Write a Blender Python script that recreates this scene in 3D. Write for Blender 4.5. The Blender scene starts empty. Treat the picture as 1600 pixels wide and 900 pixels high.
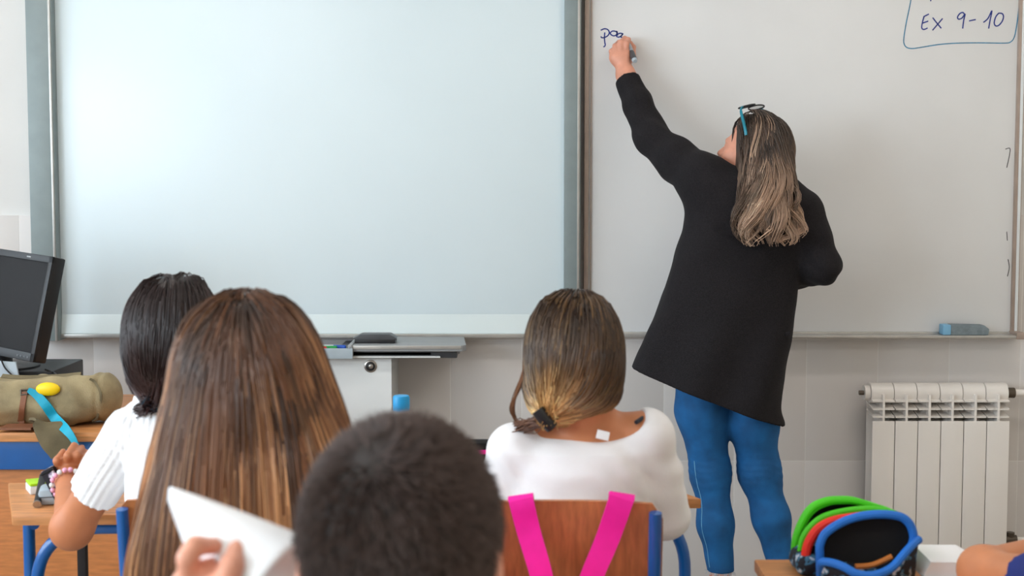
import bpy, bmesh, math, random
import numpy as np
from mathutils import Vector, Matrix

random.seed(7)
RNG = np.random.default_rng(11)
scene = bpy.context.scene
COL = scene.collection

# ------------------------------------------------------------------ camera
F_PX, CAM_Y, CAM_Z, PITCH = 2160.0, -4.8, 1.40, math.radians(4.16)
cam_d = bpy.data.cameras.new('camera')
cam_d.sensor_width = 36.0
cam_d.lens = 36.0 * F_PX / 1600.0
cam_d.clip_start = 0.05
cam_d.dof.use_dof = True
cam_d.dof.focus_distance = 4.35
cam_d.dof.aperture_fstop = 6.5
cam = bpy.data.objects.new('camera', cam_d)
cam.location = (0, CAM_Y, CAM_Z)
cam.rotation_euler = (math.pi / 2 - PITCH, 0, 0)
COL.objects.link(cam)
scene.camera = cam

# ------------------------------------------------------------------ world, light, exposure
def lin(r, g, b):
    f = lambda c: (c / 255 / 12.92) if c / 255 <= 0.04045 else ((c / 255 + 0.055) / 1.055) ** 2.4
    return (f(r), f(g), f(b), 1.0)

world = bpy.data.worlds.new('world'); scene.world = world
world.use_nodes = True
bg = world.node_tree.nodes['Background']
bg.inputs[0].default_value = (0.75, 0.87, 1.0, 1)
bg.inputs[1].default_value = 1.0
ROOM = dict(x0=-3.3, x1=3.3, y0=-6.8, y1=0.0, h=3.05)
WINDOWS = [(-1.7, 1.5), (-3.5, 1.5), (-5.3, 1.5)]          # centre y, width
WIN_Z = (0.95, 2.55)
for (wy, ww), watt in zip(WINDOWS, (34, 66, 92)):              # daylight just outside each window
    l = bpy.data.lights.new('daylight', 'AREA'); l.shape = 'RECTANGLE'
    l.size = ww; l.size_y = WIN_Z[1] - WIN_Z[0]
    l.energy = watt; l.color = (0.77, 0.90, 1.0)
    o = bpy.data.objects.new('daylight', l); COL.objects.link(o)
    o.location = (ROOM['x0'] - 0.22, wy, sum(WIN_Z) / 2)
    o.rotation_euler = Vector((1, 0, -0.12)).to_track_quat('-Z', 'Y').to_euler()
vs = scene.view_settings
vs.view_transform = 'Standard'; vs.look = 'None'; vs.gamma = 1.0; vs.use_curve_mapping = False
vs.exposure = 0.46

# ------------------------------------------------------------------ pixel -> world (a pixel of the 1600x900 photo on the plane y = Y)
_c, _s = math.cos(PITCH), math.sin(PITCH)
def P(px, py, Y):
    u = (px - 800) / F_PX; v = (450 - py) / F_PX
    t = (Y - CAM_Y) / (_c + v * _s)
    return np.array((u * t, Y, CAM_Z + t * (v * _c - _s)))
def PV(px, py, Y): return Vector(P(px, py, Y))

# ------------------------------------------------------------------ materials
def mat(name, color, rough=0.55, metal=0.0, var=0.06, scale=12.0, bump=0.0, bscale=60.0, spec=0.5, sheen=0.0, stretch=None, color2=None, coat=0.0):
    m = bpy.data.materials.new(name); m.use_nodes = True
    nt = m.node_tree; b = nt.nodes['Principled BSDF']
    b.inputs['Roughness'].default_value = rough; b.inputs['Metallic'].default_value = metal
    b.inputs['Specular IOR Level'].default_value = spec
    b.inputs['Sheen Weight'].default_value = sheen
    b.inputs['Coat Weight'].default_value = coat
    tc = nt.nodes.new('ShaderNodeTexCoord'); mp = nt.nodes.new('ShaderNodeMapping')
    nt.links.new(tc.outputs['Object'], mp.inputs['Vector'])
    if stretch: mp.inputs['Scale'].default_value = stretch
    n = nt.nodes.new('ShaderNodeTexNoise'); n.inputs['Scale'].default_value = scale; n.inputs['Detail'].default_value = 5
    nt.links.new(mp.outputs[0], n.inputs['Vector'])
    cr = nt.nodes.new('ShaderNodeValToRGB')
    c2 = color2 or tuple(max(0, c * (1 - 2.2 * var)) for c in color[:3]) + (1,)
    c1 = color if color2 else tuple(min(1, c * (1 + var)) for c in color[:3]) + (1,)
    cr.color_ramp.elements[0].position = 0.3; cr.color_ramp.elements[1].position = 0.7
    cr.color_ramp.elements[0].color = c2; cr.color_ramp.elements[1].color = c1
    nt.links.new(n.outputs['Fac'], cr.inputs[0]); nt.links.new(cr.outputs[0], b.inputs['Base Color'])
    if bump:
        n2 = nt.nodes.new('ShaderNodeTexNoise'); n2.inputs['Scale'].default_value = bscale; n2.inputs['Detail'].default_value = 3
        nt.links.new(mp.outputs[0], n2.inputs['Vector'])
        bp = nt.nodes.new('ShaderNodeBump'); bp.inputs['Strength'].default_value = bump; bp.inputs['Distance'].default_value = 0.004
        nt.links.new(n2.outputs['Fac'], bp.inputs['Height']); nt.links.new(bp.outputs[0], b.inputs['Normal'])
    return m

def hair_mat(name, rough=0.42):
    m = bpy.data.materials.new(name); m.use_nodes = True
    nt = m.node_tree; b = nt.nodes['Principled BSDF']
    a = nt.nodes.new('ShaderNodeVertexColor'); a.layer_name = 'Col'
    nt.links.new(a.outputs['Color'], b.inputs['Base Color'])
    b.inputs['Roughness'].default_value = rough
    b.inputs['Specular IOR Level'].default_value = 0.5
    b.inputs['Anisotropic'].default_value = 0.4
    return m

def emit_mat(name, color, strength):
    m = bpy.data.materials.new(name); m.use_nodes = True
    b = m.node_tree.nodes['Principled BSDF']
    b.inputs['Emission Color'].default_value = color; b.inputs['Emission Strength'].default_value = strength
    return m

def print_mat(name, base, spots, scale=60.0, thr=0.5):
    m = bpy.data.materials.new(name); m.use_nodes = True
    nt = m.node_tree; b = nt.nodes['Principled BSDF']; b.inputs['Roughness'].default_value = 0.8
    tc = nt.nodes.new('ShaderNodeTexCoord'); v = nt.nodes.new('ShaderNodeTexNoise'); v.inputs['Scale'].default_value = scale
    nt.links.new(tc.outputs['Object'], v.inputs['Vector'])
    cr = nt.nodes.new('ShaderNodeValToRGB'); cr.color_ramp.interpolation = 'CONSTANT'
    e = cr.color_ramp.elements; e[0].color = base; e[1].position = thr; e[1].color = spots[0]
    for k, s in enumerate(spots[1:]):
        q = e.new(thr + 0.07 * (k + 1)); q.color = s
    nt.links.new(v.outputs['Fac'], cr.inputs[0]); nt.links.new(cr.outputs[0], b.inputs['Base Color'])
    return m

M = {}
M['paint'] = mat('wall_paint', lin(224, 223, 221), 0.7, var=0.015, scale=3, bump=0.05, bscale=180)
M['side_paint'] = mat('side_wall_paint', lin(228, 218, 204), 0.7, var=0.015, scale=3)
M['tile'] = mat('wall_tile', lin(219, 214, 211), 0.45, var=0.004, scale=5)
M['grout'] = mat('grout', lin(236, 233, 230), 0.8, var=0.02)
M['ceil'] = mat('ceiling_paint', lin(238, 236, 232), 0.8, var=0.01)
M['floor'] = mat('floor_terrazzo', lin(176, 164, 150), 0.35, var=0.1, scale=90)
M['board_cool'] = mat('glossy_board', lin(224, 238, 244), 0.28, var=0.008, scale=2)
M['board_lip'] = mat('board_lip', lin(226, 238, 240), 0.35, var=0.01, scale=4)
M['board_grey'] = mat('enamel_board', lin(227, 227, 227), 0.36, var=0.025, scale=2.2)
M['rail'] = mat('grey_rail', lin(134, 146, 147), 0.45, metal=0.1, var=0.03, scale=20)
M['alu'] = mat('aluminium', lin(190, 188, 184), 0.35, metal=0.6, var=0.05, scale=20)
M['alu_warm'] = mat('warm_trim', lin(170, 152, 140), 0.45, metal=0.2, var=0.05, scale=20)
M['ink'] = mat('blue_ink', lin(22, 50, 140), 0.5, var=0.15, scale=80)
M['ink_teal'] = mat('teal_ink', lin(40, 130, 170), 0.5, var=0.15, scale=60)
M['ink_black'] = mat('black_ink', lin(40, 40, 45), 0.5)
M['radiator'] = mat('radiator_enamel', lin(238, 232, 226), 0.38, var=0.01, scale=5)
M['black'] = mat('black_plastic', lin(24, 24, 27), 0.45, var=0.1)
M['grey_plastic'] = mat('dark_grey_plastic', lin(72, 74, 78), 0.4, var=0.08)
M['mid_grey'] = mat('mid_grey_plastic', lin(150, 152, 154), 0.45, var=0.04)
M['grey_felt'] = mat('grey_felt', lin(128, 140, 146), 0.9, var=0.1, scale=60)
M['screen'] = mat('matte_screen', lin(40, 40, 42), 0.65, var=0.03, spec=0.2)
M['white'] = mat('white_lacquer', lin(228, 231, 232), 0.4, var=0.01)
M['wood'] = mat('beech_top', lin(206, 140, 86), 0.42, var=0.14, scale=5, stretch=(2.5, 22, 22))
M['ply'] = mat('chair_plywood', lin(198, 126, 74), 0.45, var=0.12, scale=6, stretch=(20, 20, 2))
M['panel_wood'] = mat('desk_panel_wood', lin(196, 122, 66), 0.5, var=0.1, scale=6, stretch=(3, 20, 20))
M['blue'] = mat('blue_paint', lin(0, 86, 158), 0.32, var=0.05, coat=0.3)
M['skin_t'] = mat('skin_fair', lin(226, 158, 132), 0.5, var=0.07, scale=25, bump=0.08, bscale=90)
M['skin_a'] = mat('skin_tan', lin(202, 130, 88), 0.5, var=0.05, scale=18, bump=0.05, bscale=120)
M['skin_b'] = mat('skin_brown', lin(190, 118, 78), 0.5, var=0.05, scale=18, bump=0.05, bscale=120)
M['skin_c'] = mat('skin_rosy', lin(232, 164, 138), 0.5, var=0.06, scale=25)
M['tee'] = mat('white_cotton', lin(240, 238, 240), 0.85, var=0.015, scale=20, sheen=0.2, bump=0.12, bscale=260)
M['rib'] = mat('white_rib_knit', lin(240, 240, 243), 0.85, var=0.01, sheen=0.2)
M['coat'] = mat('black_wool', lin(31, 28, 31), 0.9, var=0.25, scale=260, spec=0.25, sheen=0.02, bump=0.2, bscale=420)
M['denim'] = mat('blue_denim', lin(12, 92, 152), 0.8, var=0.16, scale=16, bump=0.25, bscale=500)
M['denim_thread'] = mat('pale_denim_thread', lin(110, 170, 205), 0.9)
M['fray'] = mat('frayed_thread', lin(190, 196, 205), 0.9)
M['navy'] = mat('navy_cotton', lin(20, 23, 38), 0.85, var=0.1, sheen=0.1)
M['royal'] = mat('dark_blue_cotton', lin(24, 40, 110), 0.85, var=0.1)
M['dark_cloth'] = mat('dark_trousers', lin(40, 34, 34), 0.85, var=0.1)
M['shoe'] = mat('shoe_leather', lin(60, 50, 48), 0.6)
M['eye'] = mat('eye_white', lin(235, 232, 228), 0.3)
M['iris'] = mat('eye_iris', lin(60, 40, 28), 0.3)
M['hair'] = hair_mat('hair_strands')
M['hair_matte'] = hair_mat('cropped_hair', 0.55)
M['paper'] = mat('paper', lin(244, 244, 247), 0.8, var=0.01)
M['pink'] = mat('hot_pink_webbing', lin(255, 20, 165), 0.7, var=0.04, scale=40)
M['olive'] = mat('olive_canvas', lin(160, 144, 110), 0.9, var=0.16, scale=14, bump=0.35, bscale=300)
M['olive_dark'] = mat('dark_olive_canvas', lin(112, 100, 74), 0.9, var=0.14, scale=14, bump=0.3, bscale=300)
M['leather'] = mat('brown_leather', lin(128, 78, 50), 0.6, var=0.12)
M['yellow'] = mat('yellow_rubber', lin(255, 212, 0), 0.45, var=0.03)
M['teal'] = mat('teal_ribbon', lin(0, 160, 190), 0.6, var=0.06)
M['crimson'] = mat('crimson_cloth', lin(176, 20, 70), 0.8)
M['green_z'] = mat('green_band', lin(72, 205, 16), 0.6, var=0.05)
M['red_z'] = mat('red_band', lin(238, 44, 26), 0.6, var=0.05)
M['blue_z'] = mat('blue_band', lin(20, 110, 205), 0.6, var=0.06)
M['floral'] = print_mat('floral_cloth', lin(20, 24, 36), [lin(60, 110, 140), lin(190, 200, 214)], 55, 0.55)
M['floral2'] = print_mat('floral_purse', lin(22, 18, 30), [lin(150, 140, 165), lin(225, 222, 230)], 60, 0.54)
M['inner'] = mat('black_lining', lin(12, 12, 14), 0.9)
M['cap_blue'] = mat('blue_bottle_cap', lin(20, 160, 225), 0.4)
M['lime'] = mat('lime_plastic', lin(170, 220, 20), 0.45)
M['bead'] = mat('bracelet_bead', lin(235, 170, 200), 0.35)
M['chrome'] = mat('brushed_metal', lin(170, 165, 160), 0.3, metal=0.9)
M['brass'] = mat('aged_valve_metal', lin(96, 86, 76), 0.4, metal=0.7)
M['green_m'] = mat('green_marker', lin(10, 150, 70), 0.4)
M['red_m'] = mat('red_marker', lin(225, 60, 60), 0.4)
M['blue_m'] = mat('blue_marker', lin(20, 80, 180), 0.4)
M['silver'] = mat('silver_grey_plastic', lin(176, 190, 200), 0.4)
M['pencil'] = mat('orange_pencil', lin(205, 120, 50), 0.5)
M['tube'] = emit_mat('lamp_diffuser', (1.0, 0.93, 0.86, 1), 10.5)
def clear_mat(name, tint, fac):
    m = bpy.data.materials.new(name); m.use_nodes = True; nt = m.node_tree
    out = nt.nodes['Material Output']; b = nt.nodes['Principled BSDF']
    b.inputs['Base Color'].default_value = tint; b.inputs['Roughness'].default_value = 0.05
    t = nt.nodes.new('ShaderNodeBsdfTransparent'); mx = nt.nodes.new('ShaderNodeMixShader'); mx.inputs[0].default_value = fac
    nt.links.new(t.outputs[0], mx.inputs[1]); nt.links.new(b.outputs[0], mx.inputs[2]); nt.links.new(mx.outputs[0], out.inputs[0])
    return m
M['pane'] = clear_mat('window_glass', (0.9, 0.95, 1, 1), 0.06)
M['pet'] = clear_mat('clear_bottle', (0.85, 0.95, 1, 1), 0.25)
M['lens'] = clear_mat('lens_glass', (0.5, 0.5, 0.52, 1), 0.45)

# ------------------------------------------------------------------ object helpers
def link(name, me, material=None, parent=None):
    o = bpy.data.objects.new(name, me); COL.objects.link(o)
    if material is not None and me is not None and len(me.materials) == 0:
        me.materials.append(M[material] if isinstance(material, str) else material)
    if parent is not None:
        o.parent = parent
        if parent.type == 'EMPTY': o.matrix_parent_inverse = Matrix.Translation(-Vector(parent.location))
    return o
def tag(o, label=None, cat=None, group=None, kind=None):
    if label: o['label'] = label
    if cat: o['category'] = cat
    if group: o['group'] = group
    if kind: o['kind'] = kind
    return o
def thing(name, label, cat, loc=(0, 0, 0), group=None, kind=None):
    o = bpy.data.objects.new(name, None); COL.objects.link(o); o.location = loc
    o.empty_display_size = 0.05
    tag(o, label, cat, group, kind)
    return o
def copy_tree(o, parent=None):
    c = o.copy(); COL.objects.link(c); c.parent = parent
    for ch in list(o.children): copy_tree(ch, c)
    return c

class MB:
    """collects shapes into ONE mesh"""
    def __init__(s): s.v = []; s.f = []
    def raw(s, v, f):
        n = len(s.v); s.v += [tuple(map(float, p)) for p in v]; s.f += [tuple(i + n for i in q) for q in f]; return s
    def box(s, lo, hi, bev=0.0, R=None, c=None):
        bm = bmesh.new(); bmesh.ops.create_cube(bm, size=1.0)
        lo, hi = Vector(lo), Vector(hi)
        for v in bm.verts: v.co = Vector(((v.co.x + .5) * (hi.x - lo.x) + lo.x, (v.co.y + .5) * (hi.y - lo.y) + lo.y, (v.co.z + .5) * (hi.z - lo.z) + lo.z))
        if bev > 0: bmesh.ops.bevel(bm, geom=bm.edges[:] , offset=bev, segments=2, profile=0.6, affect='EDGES')
        return s._bm(bm, R, c)
    def _bm(s, bm, R=None, c=None):
        bm.verts.index_update()
        vs_ = [v.co.copy() for v in bm.verts]
        if R is not None: vs_ = [R @ v for v in vs_]
        if c is not None: vs_ = [v + Vector(c) for v in vs_]
        fs = [[v.index for v in f.verts] for f in bm.faces]
        bm.free(); return s.raw(vs_, fs)
    def tube(s, pts, r, seg=10, caps=True, rs=None):
        v, f = tube_geo([Vector(p) for p in pts], r, seg, caps, rs); return s.raw(v, f)
    def prism(s, poly, axis, a, b, bev=0.0):
        """polygon in 2D extruded along axis ('x','y','z') from a to b"""
        def mk(p, t): return {'x': (t, p[0], p[1]), 'y': (p[0], t, p[1]), 'z': (p[0], p[1], t)}[axis]
        bm = bmesh.new()
        A = [bm.verts.new(mk(p, a)) for p in poly]; B = [bm.verts.new(mk(p, b)) for p in poly]
        n = len(poly)
        bm.faces.new(A); bm.faces.new(B[::-1])
        for i in range(n): bm.faces.new((A[i], B[i], B[(i + 1) % n], A[(i + 1) % n]))
        bmesh.ops.recalc_face_normals(bm, faces=bm.faces[:])
        if bev > 0: bmesh.ops.bevel(bm, geom=bm.edges[:], offset=bev, segments=2, profile=0.6, affect='EDGES')
        return s._bm(bm)
    def ball(s, c, r, seg=16, R=None):
        bm = bmesh.new(); bmesh.ops.create_uvsphere(bm, u_segments=seg, v_segments=max(6, seg // 2), radius=1.0)
        r = Vector(r) if hasattr(r, '__len__') else Vector((r, r, r))
        for v in bm.verts: v.co = Vector((v.co.x * r.x, v.co.y * r.y, v.co.z * r.z))
        return s._bm(bm, R, c)
    def lathe(s, prof, c=(0, 0, 0), seg=24, R=None):
        v, f = [], []
        for r, z in prof:
            for k in range(seg):
                a = 2 * math.pi * k / seg; p = Vector((r * math.cos(a), r * math.sin(a), z))
                if R is not None: p = R @ p
                v.append(p + Vector(c))
        for i in range(len(prof) - 1):
            for k in range(seg): f.append((i * seg + k, i * seg + (k + 1) % seg, (i + 1) * seg + (k + 1) % seg, (i + 1) * seg + k))
        f.append(tuple(range(seg))[::-1]); f.append(tuple(range((len(prof) - 1) * seg, len(prof) * seg)))
        return s.raw(v, f)
    def mesh(s, name, smooth=True, angle=35):
        me = bpy.data.meshes.new(name); me.from_pydata(s.v, [], s.f); me.validate()
        bm = bmesh.new(); bm.from_mesh(me); bmesh.ops.recalc_face_normals(bm, faces=bm.faces[:]); bm.to_mesh(me); bm.free()
        if smooth:
            me.shade_smooth(); me.set_sharp_from_angle(angle=math.radians(angle))
        return me
    def build(s, name, material, parent=None, smooth=True, angle=35):
        return link(name, s.mesh(name, smooth, angle), material, parent)

def tube_geo(pts, r, seg=10, caps=True, rs=None):
    n = len(pts); v, f = [], []
    up = None
    for i, p in enumerate(pts):
        t = (pts[min(i + 1, n - 1)] - pts[max(i - 1, 0)]).normalized()
        if up is None:
            up = Vector((0, 0, 1)) if abs(t.z) < 0.9 else Vector((0, 1, 0))
        a = t.cross(up)
        if a.length < 1e-6: a = t.orthogonal()
        a.normalize(); b = a.cross(t).normalized(); up = b
        rr = rs[i] if rs is not None else r
        for k in range(seg):
            q = 2 * math.pi * k / seg
            v.append(p + (a * math.cos(q) + b * math.sin(q)) * rr)
    for i in range(n - 1):
        for k in range(seg): f.append((i * seg + k, i * seg + (k + 1) % seg, (i + 1) * seg + (k + 1) % seg, (i + 1) * seg + k))
    if caps: f.append(tuple(range(seg))[::-1]); f.append(tuple(range((n - 1) * seg, n * seg)))
    return v, f
def spline(pts, n=8):
    p = [Vector(q) for q in pts]; out = []
    for i in range(len(p) - 1):
        a, b, c, d = p[max(i - 1, 0)], p[i], p[i + 1], p[min(i + 2, len(p) - 1)]
        for k in range(n):
            t = k / n
            out.append(0.5 * ((2 * b) + (c - a) * t + (2 * a - 5 * b + 4 * c - d) * t * t + (3 * b - a - 3 * c + d) * t ** 3))
    out.append(p[-1]); return out
def fillet(pts, r, n=6):
    p = [Vector(q) for q in pts]; out = [p[0]]
    for i in range(1, len(p) - 1):
        a = (p[i - 1] - p[i]); b = (p[i + 1] - p[i]); d = min(r, a.length * .49, b.length * .49)
        A = p[i] + a.normalized() * d; B = p[i] + b.normalized() * d
        for k in range(n + 1):
            t = k / n; out.append(A * (1 - t) ** 2 + p[i] * 2 * t * (1 - t) + B * t * t)
    out.append(p[-1]); return out
def ribbon(pts, width_dir, w, thick):
    """flat strip (w wide along width_dir(i), thick along the normal) following pts -> verts, faces"""
    v, f = [], []; n = len(pts)
    for i, p in enumerate(pts):
        p = Vector(p); t = (Vector(pts[min(i + 1, n - 1)]) - Vector(pts[max(i - 1, 0)])).normalized()
        wd = Vector(width_dir[i] if isinstance(width_dir, list) else width_dir); wd = (wd - t * wd.dot(t)).normalized()
        nn = t.cross(wd).normalized(); ww = w[i] if hasattr(w, '__len__') else w
        for a, b in ((-1, -1), (1, -1), (1, 1), (-1, 1)): v.append(p + wd * a * ww / 2 + nn * b * thick / 2)
    for i in range(n - 1):
        for k in range(4): f.append((4 * i + k, 4 * i + (k + 1) % 4, 4 * i + 4 + (k + 1) % 4, 4 * i + 4 + k))
    f.append((3, 2, 1, 0)); f.append(tuple(4 * (n - 1) + k for k in range(4)))
    return v, f

# ------------------------------------------------------------------ distance-field modelling (bodies, clothes, bags)
def A3(p): return np.asarray(p, dtype=np.float32)
def smin(a, b, k):
    h = np.maximum(k - np.abs(a - b), 0) / k
    return np.minimum(a, b) - h * h * k * 0.25
def smax(a, b, k): return -smin(-a, -b, k)
def capsule(p, a, b, ra, rb=None, flat=None):
    rb = ra if rb is None else rb
    a, b = A3(a), A3(b); pa = p - a; ba = b - a
    if flat is not None:
        n, s_ = A3(flat[0]), flat[1]; pa = pa + np.outer(pa @ n, n) * (1 / s_ - 1)
    bb = max(float(ba @ ba), 1e-9); pb = pa @ ba
    h = np.clip(pb / bb, 0, 1)
    d = np.sqrt(np.maximum(np.einsum('ij,ij->i', pa, pa) - 2 * h * pb + h * h * bb, 0)) - (ra + (rb - ra) * h)
    return d * (min(1.0, flat[1]) if flat is not None else 1.0)
def chain(p, pts, rs, k=0.02):
    d = None
    for i in range(len(pts) - 1):
        e = capsule(p, pts[i], pts[i + 1], rs[i], rs[i + 1]); d = e if d is None else smin(d, e, k)
    return d
def ellip(p, c, r, R=None):
    q = p - A3(c)
    if R is not None: q = q @ A3(R)
    r = A3(r); k0 = np.linalg.norm(q / r, axis=1); k1 = np.linalg.norm(q / (r * r), axis=1) + 1e-9
    return k0 * (k0 - 1) / k1
def rbox(p, c, h, r, R=None):
    q = p - A3(c)
    if R is not None: q = q @ A3(R)
    q = np.abs(q) - (A3(h) - r)
    return np.linalg.norm(np.maximum(q, 0), axis=1) + np.minimum(q.max(axis=1), 0) - r
def loft(p, sec, ztop=None, power=2.0, k=0.05):
    """elliptic tube along z: sec rows are z, cx, cy, half width, half depth"""
    s_ = np.array(sorted(sec), dtype=np.float32); z = p[:, 2]
    I = lambda j: np.interp(z, s_[:, 0], s_[:, j])
    cx, cy, a, b = I(1), I(2), I(3), I(4)
    u = (np.abs((p[:, 0] - cx) / a) ** power + np.abs((p[:, 1] - cy) / b) ** power) ** (1 / power)
    d = (u - 1) * np.minimum(a, b)
    return smax(d, np.maximum(s_[0, 0] - z, z - s_[-1, 0]), k)
def near(fn, p, c, r):
    """evaluate fn only within r of c; further off a ball of 0.7 r stands for it"""
    d = np.linalg.norm(p - A3(c), axis=1); m = d < r; out = d - .7 * r
    if m.any(): out[m] = fn(p[m])
    return out
def nz(p, f, seed=0):
    x, y, z = p[:, 0] * f, p[:, 1] * f, p[:, 2] * f; s = seed * 1.7
    return (np.sin(x + 1.7 * np.sin(y * .8 + s) + s) + np.sin(y * 1.1 + 1.5 * np.sin(z * .9 + s * 2)) + np.sin(z * 1.05 + 1.6 * np.sin(x * .85 + s * 3))) / 3

def sdf_mesh(fn, lo, hi, vox):
    lo, hi = np.array(lo, float), np.array(hi, float); B = 8
    nb = np.maximum(1, np.ceil((hi - lo) / (vox * B)).astype(int)); n = nb * B + 1
    bc = np.stack(np.meshgrid(*[np.arange(k) for k in nb], indexing='ij'), -1).reshape(-1, 3)
    cen = (lo + (bc + 0.5) * B * vox).astype(np.float32)
    dc = fn(cen); act = np.abs(dc) < B * vox * 1.1 + 0.008
    Fd = np.empty(n, dtype=np.float32)
    big = np.repeat(np.repeat(np.repeat(np.sign(dc).reshape(nb), B, 0), B, 1), B, 2)
    Fd[:-1, :-1, :-1] = big; Fd[-1] = Fd[-2]; Fd[:, -1] = Fd[:, -2]; Fd[:, :, -1] = Fd[:, :, -2]
    g = np.stack(np.meshgrid(*[np.arange(B + 1)] * 3, indexing='ij'), -1).reshape(-1, 3)
    ab = bc[act]
    for i in range(0, len(ab), 1500):
        idx = (ab[i:i + 1500, None, :] * B + g[None]).reshape(-1, 3)
        Fd[idx[:, 0], idx[:, 1], idx[:, 2]] = fn((lo + idx * vox).astype(np.float32))
    Fd[0] = np.maximum(Fd[0], 1e-4)
    s = Fd < 0
    c8 = [s[i:n[0] - 1 + i, j:n[1] - 1 + j, k:n[2] - 1 + k] for i in (0, 1) for j in (0, 1) for k in (0, 1)]
    cnt = sum(c.astype(np.int8) for c in c8); cell = (cnt > 0) & (cnt < 8)
    ci = np.argwhere(cell); vid = -np.ones(cell.shape, dtype=np.int64); vid[cell] = np.arange(len(ci))
    acc = np.zeros((len(ci), 3)); num = np.zeros(len(ci))
    for ax in range(3):
        oth = [a for a in range(3) if a != ax]
        for i in (0, 1):
            for j in (0, 1):
                o0 = np.zeros(3, int); o0[oth[0]] = i; o0[oth[1]] = j; o1 = o0.copy(); o1[ax] = 1
                a = ci + o0; b = ci + o1
                fa = Fd[a[:, 0], a[:, 1], a[:, 2]]; fb = Fd[b[:, 0], b[:, 1], b[:, 2]]
                m = (fa < 0) != (fb < 0); t = np.where(m, fa / np.where(m, fa - fb, 1), 0)
                pt = o0 + t[:, None] * (o1 - o0); acc[m] += pt[m]; num[m] += 1
    V = lo + (ci + acc / np.maximum(num, 1)[:, None]) * vox
    quads = []
    for ax in range(3):
        o1, o2 = [(1, 2), (2, 0), (0, 1)][ax]
        sl0 = [slice(None)] * 3; sl1 = [slice(None)] * 3
        sl0[ax] = slice(0, -1); sl1[ax] = slice(1, None)
        ch = s[tuple(sl0)] != s[tuple(sl1)]
        e = np.argwhere(ch)
        e = e[(e[:, o1] > 0) & (e[:, o2] > 0) & (e[:, o1] < n[o1] - 1) & (e[:, o2] < n[o2] - 1)]
        u1 = np.zeros(3, int); u1[o1] = 1; u2 = np.zeros(3, int); u2[o2] = 1
        gv = lambda q: vid[q[:, 0], q[:, 1], q[:, 2]]
        Q = np.stack([gv(e - u1 - u2), gv(e - u2), gv(e), gv(e - u1)], 1)
        flip = ~s[e[:, 0], e[:, 1], e[:, 2]]; Q[flip] = Q[flip][:, ::-1]
        quads.append(Q)
    return V, np.concatenate(quads)
def np_mesh(name, V, Fq, smooth=True, cols=None):
    me = bpy.data.meshes.new(name); nv, nf = len(V), len(Fq); k = Fq.shape[1]
    me.vertices.add(nv); me.vertices.foreach_set('co', np.asarray(V, np.float32).ravel())
    me.loops.add(nf * k); me.loops.foreach_set('vertex_index', np.asarray(Fq, np.int32).ravel())
    me.polygons.add(nf); me.polygons.foreach_set('loop_start', np.arange(0, nf * k, k, dtype=np.int32))
    me.update(calc_edges=True); me.validate()
    if smooth: me.shade_smooth()
    if cols is not None:
        a = me.color_attributes.new('Col', 'FLOAT_COLOR', 'POINT')
        a.data.foreach_set('color', np.c_[cols, np.ones(len(cols))].astype(np.float32).ravel())
    return me
def sdf_obj(name, fn, lo, hi, vox, material, parent=None):
    V, Q = sdf_mesh(fn, lo, hi, vox)
    return link(name, np_mesh(name, V, Q), material, parent)
def bounds(pts, pad):
    p = np.array(pts); return p.min(0) - pad, p.max(0) + pad

# ------------------------------------------------------------------ hair
def grad(S, p, e=0.003):
    g = np.stack([S(p + A3(v)) - S(p - A3(v)) for v in ((e, 0, 0), (0, e, 0), (0, 0, e))], 1)
    return g / (np.linalg.norm(g, axis=1, keepdims=True) + 1e-9)
def nrm(v): return v / (np.linalg.norm(v, axis=1, keepdims=True) + 1e-9)
def grow(S, roots, d0, n, step, flow, off, inertia=0.55, stick=.006):
    p = roots.astype(np.float32); d = nrm(d0.astype(np.float32)); out = [p]; step = np.broadcast_to(step, (len(p),))
    for i in range(n - 1):
        f = nrm(flow(p, i)); d = nrm(inertia * d + (1 - inertia) * f); q = p + d * step[:, None]
        for _ in range(2):
            dist = S(q); push = np.clip(off - dist, 0, 0.05) - np.clip(dist - off - stick, 0, .05) * .9; q = q + grad(S, q) * push[:, None]
        d = nrm(q - p); p = q.astype(np.float32); out.append(p)
    return np.stack(out, 1)
def strands_geo(pts, r0, r1, seg=3):
    N, n, _ = pts.shape
    t = np.gradient(pts, axis=1); t = t / (np.linalg.norm(t, axis=2, keepdims=True) + 1e-9)
    ref = np.where(np.abs(t[..., 1:2]) < 0.9, np.array([[[0, 1, 0]]]), np.array([[[1, 0, 0]]]))
    a = np.cross(t, ref); a /= (np.linalg.norm(a, axis=2, keepdims=True) + 1e-9); b = np.cross(t, a)
    u = np.linspace(0, 1, n); rad = (r0 + (r1 - r0) * u ** 2)[None, :, None] * np.ones((N, 1, 1))
    ring = [pts + (a * math.cos(2 * math.pi * k / seg) + b * math.sin(2 * math.pi * k / seg)) * rad for k in range(seg)]
    V = np.stack(ring, 2).reshape(-1, 3)
    base = (np.arange(N)[:, None, None] * n + np.arange(n - 1)[None, :, None]) * seg + np.arange(seg)[None, None, :]
    nxt = (np.arange(N)[:, None, None] * n + np.arange(n - 1)[None, :, None]) * seg + (np.arange(seg) + 1)[None, None, :] % seg
    Q = np.stack([base, nxt, nxt + seg, base + seg], -1).reshape(-1, 4)
    return V, Q
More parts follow.
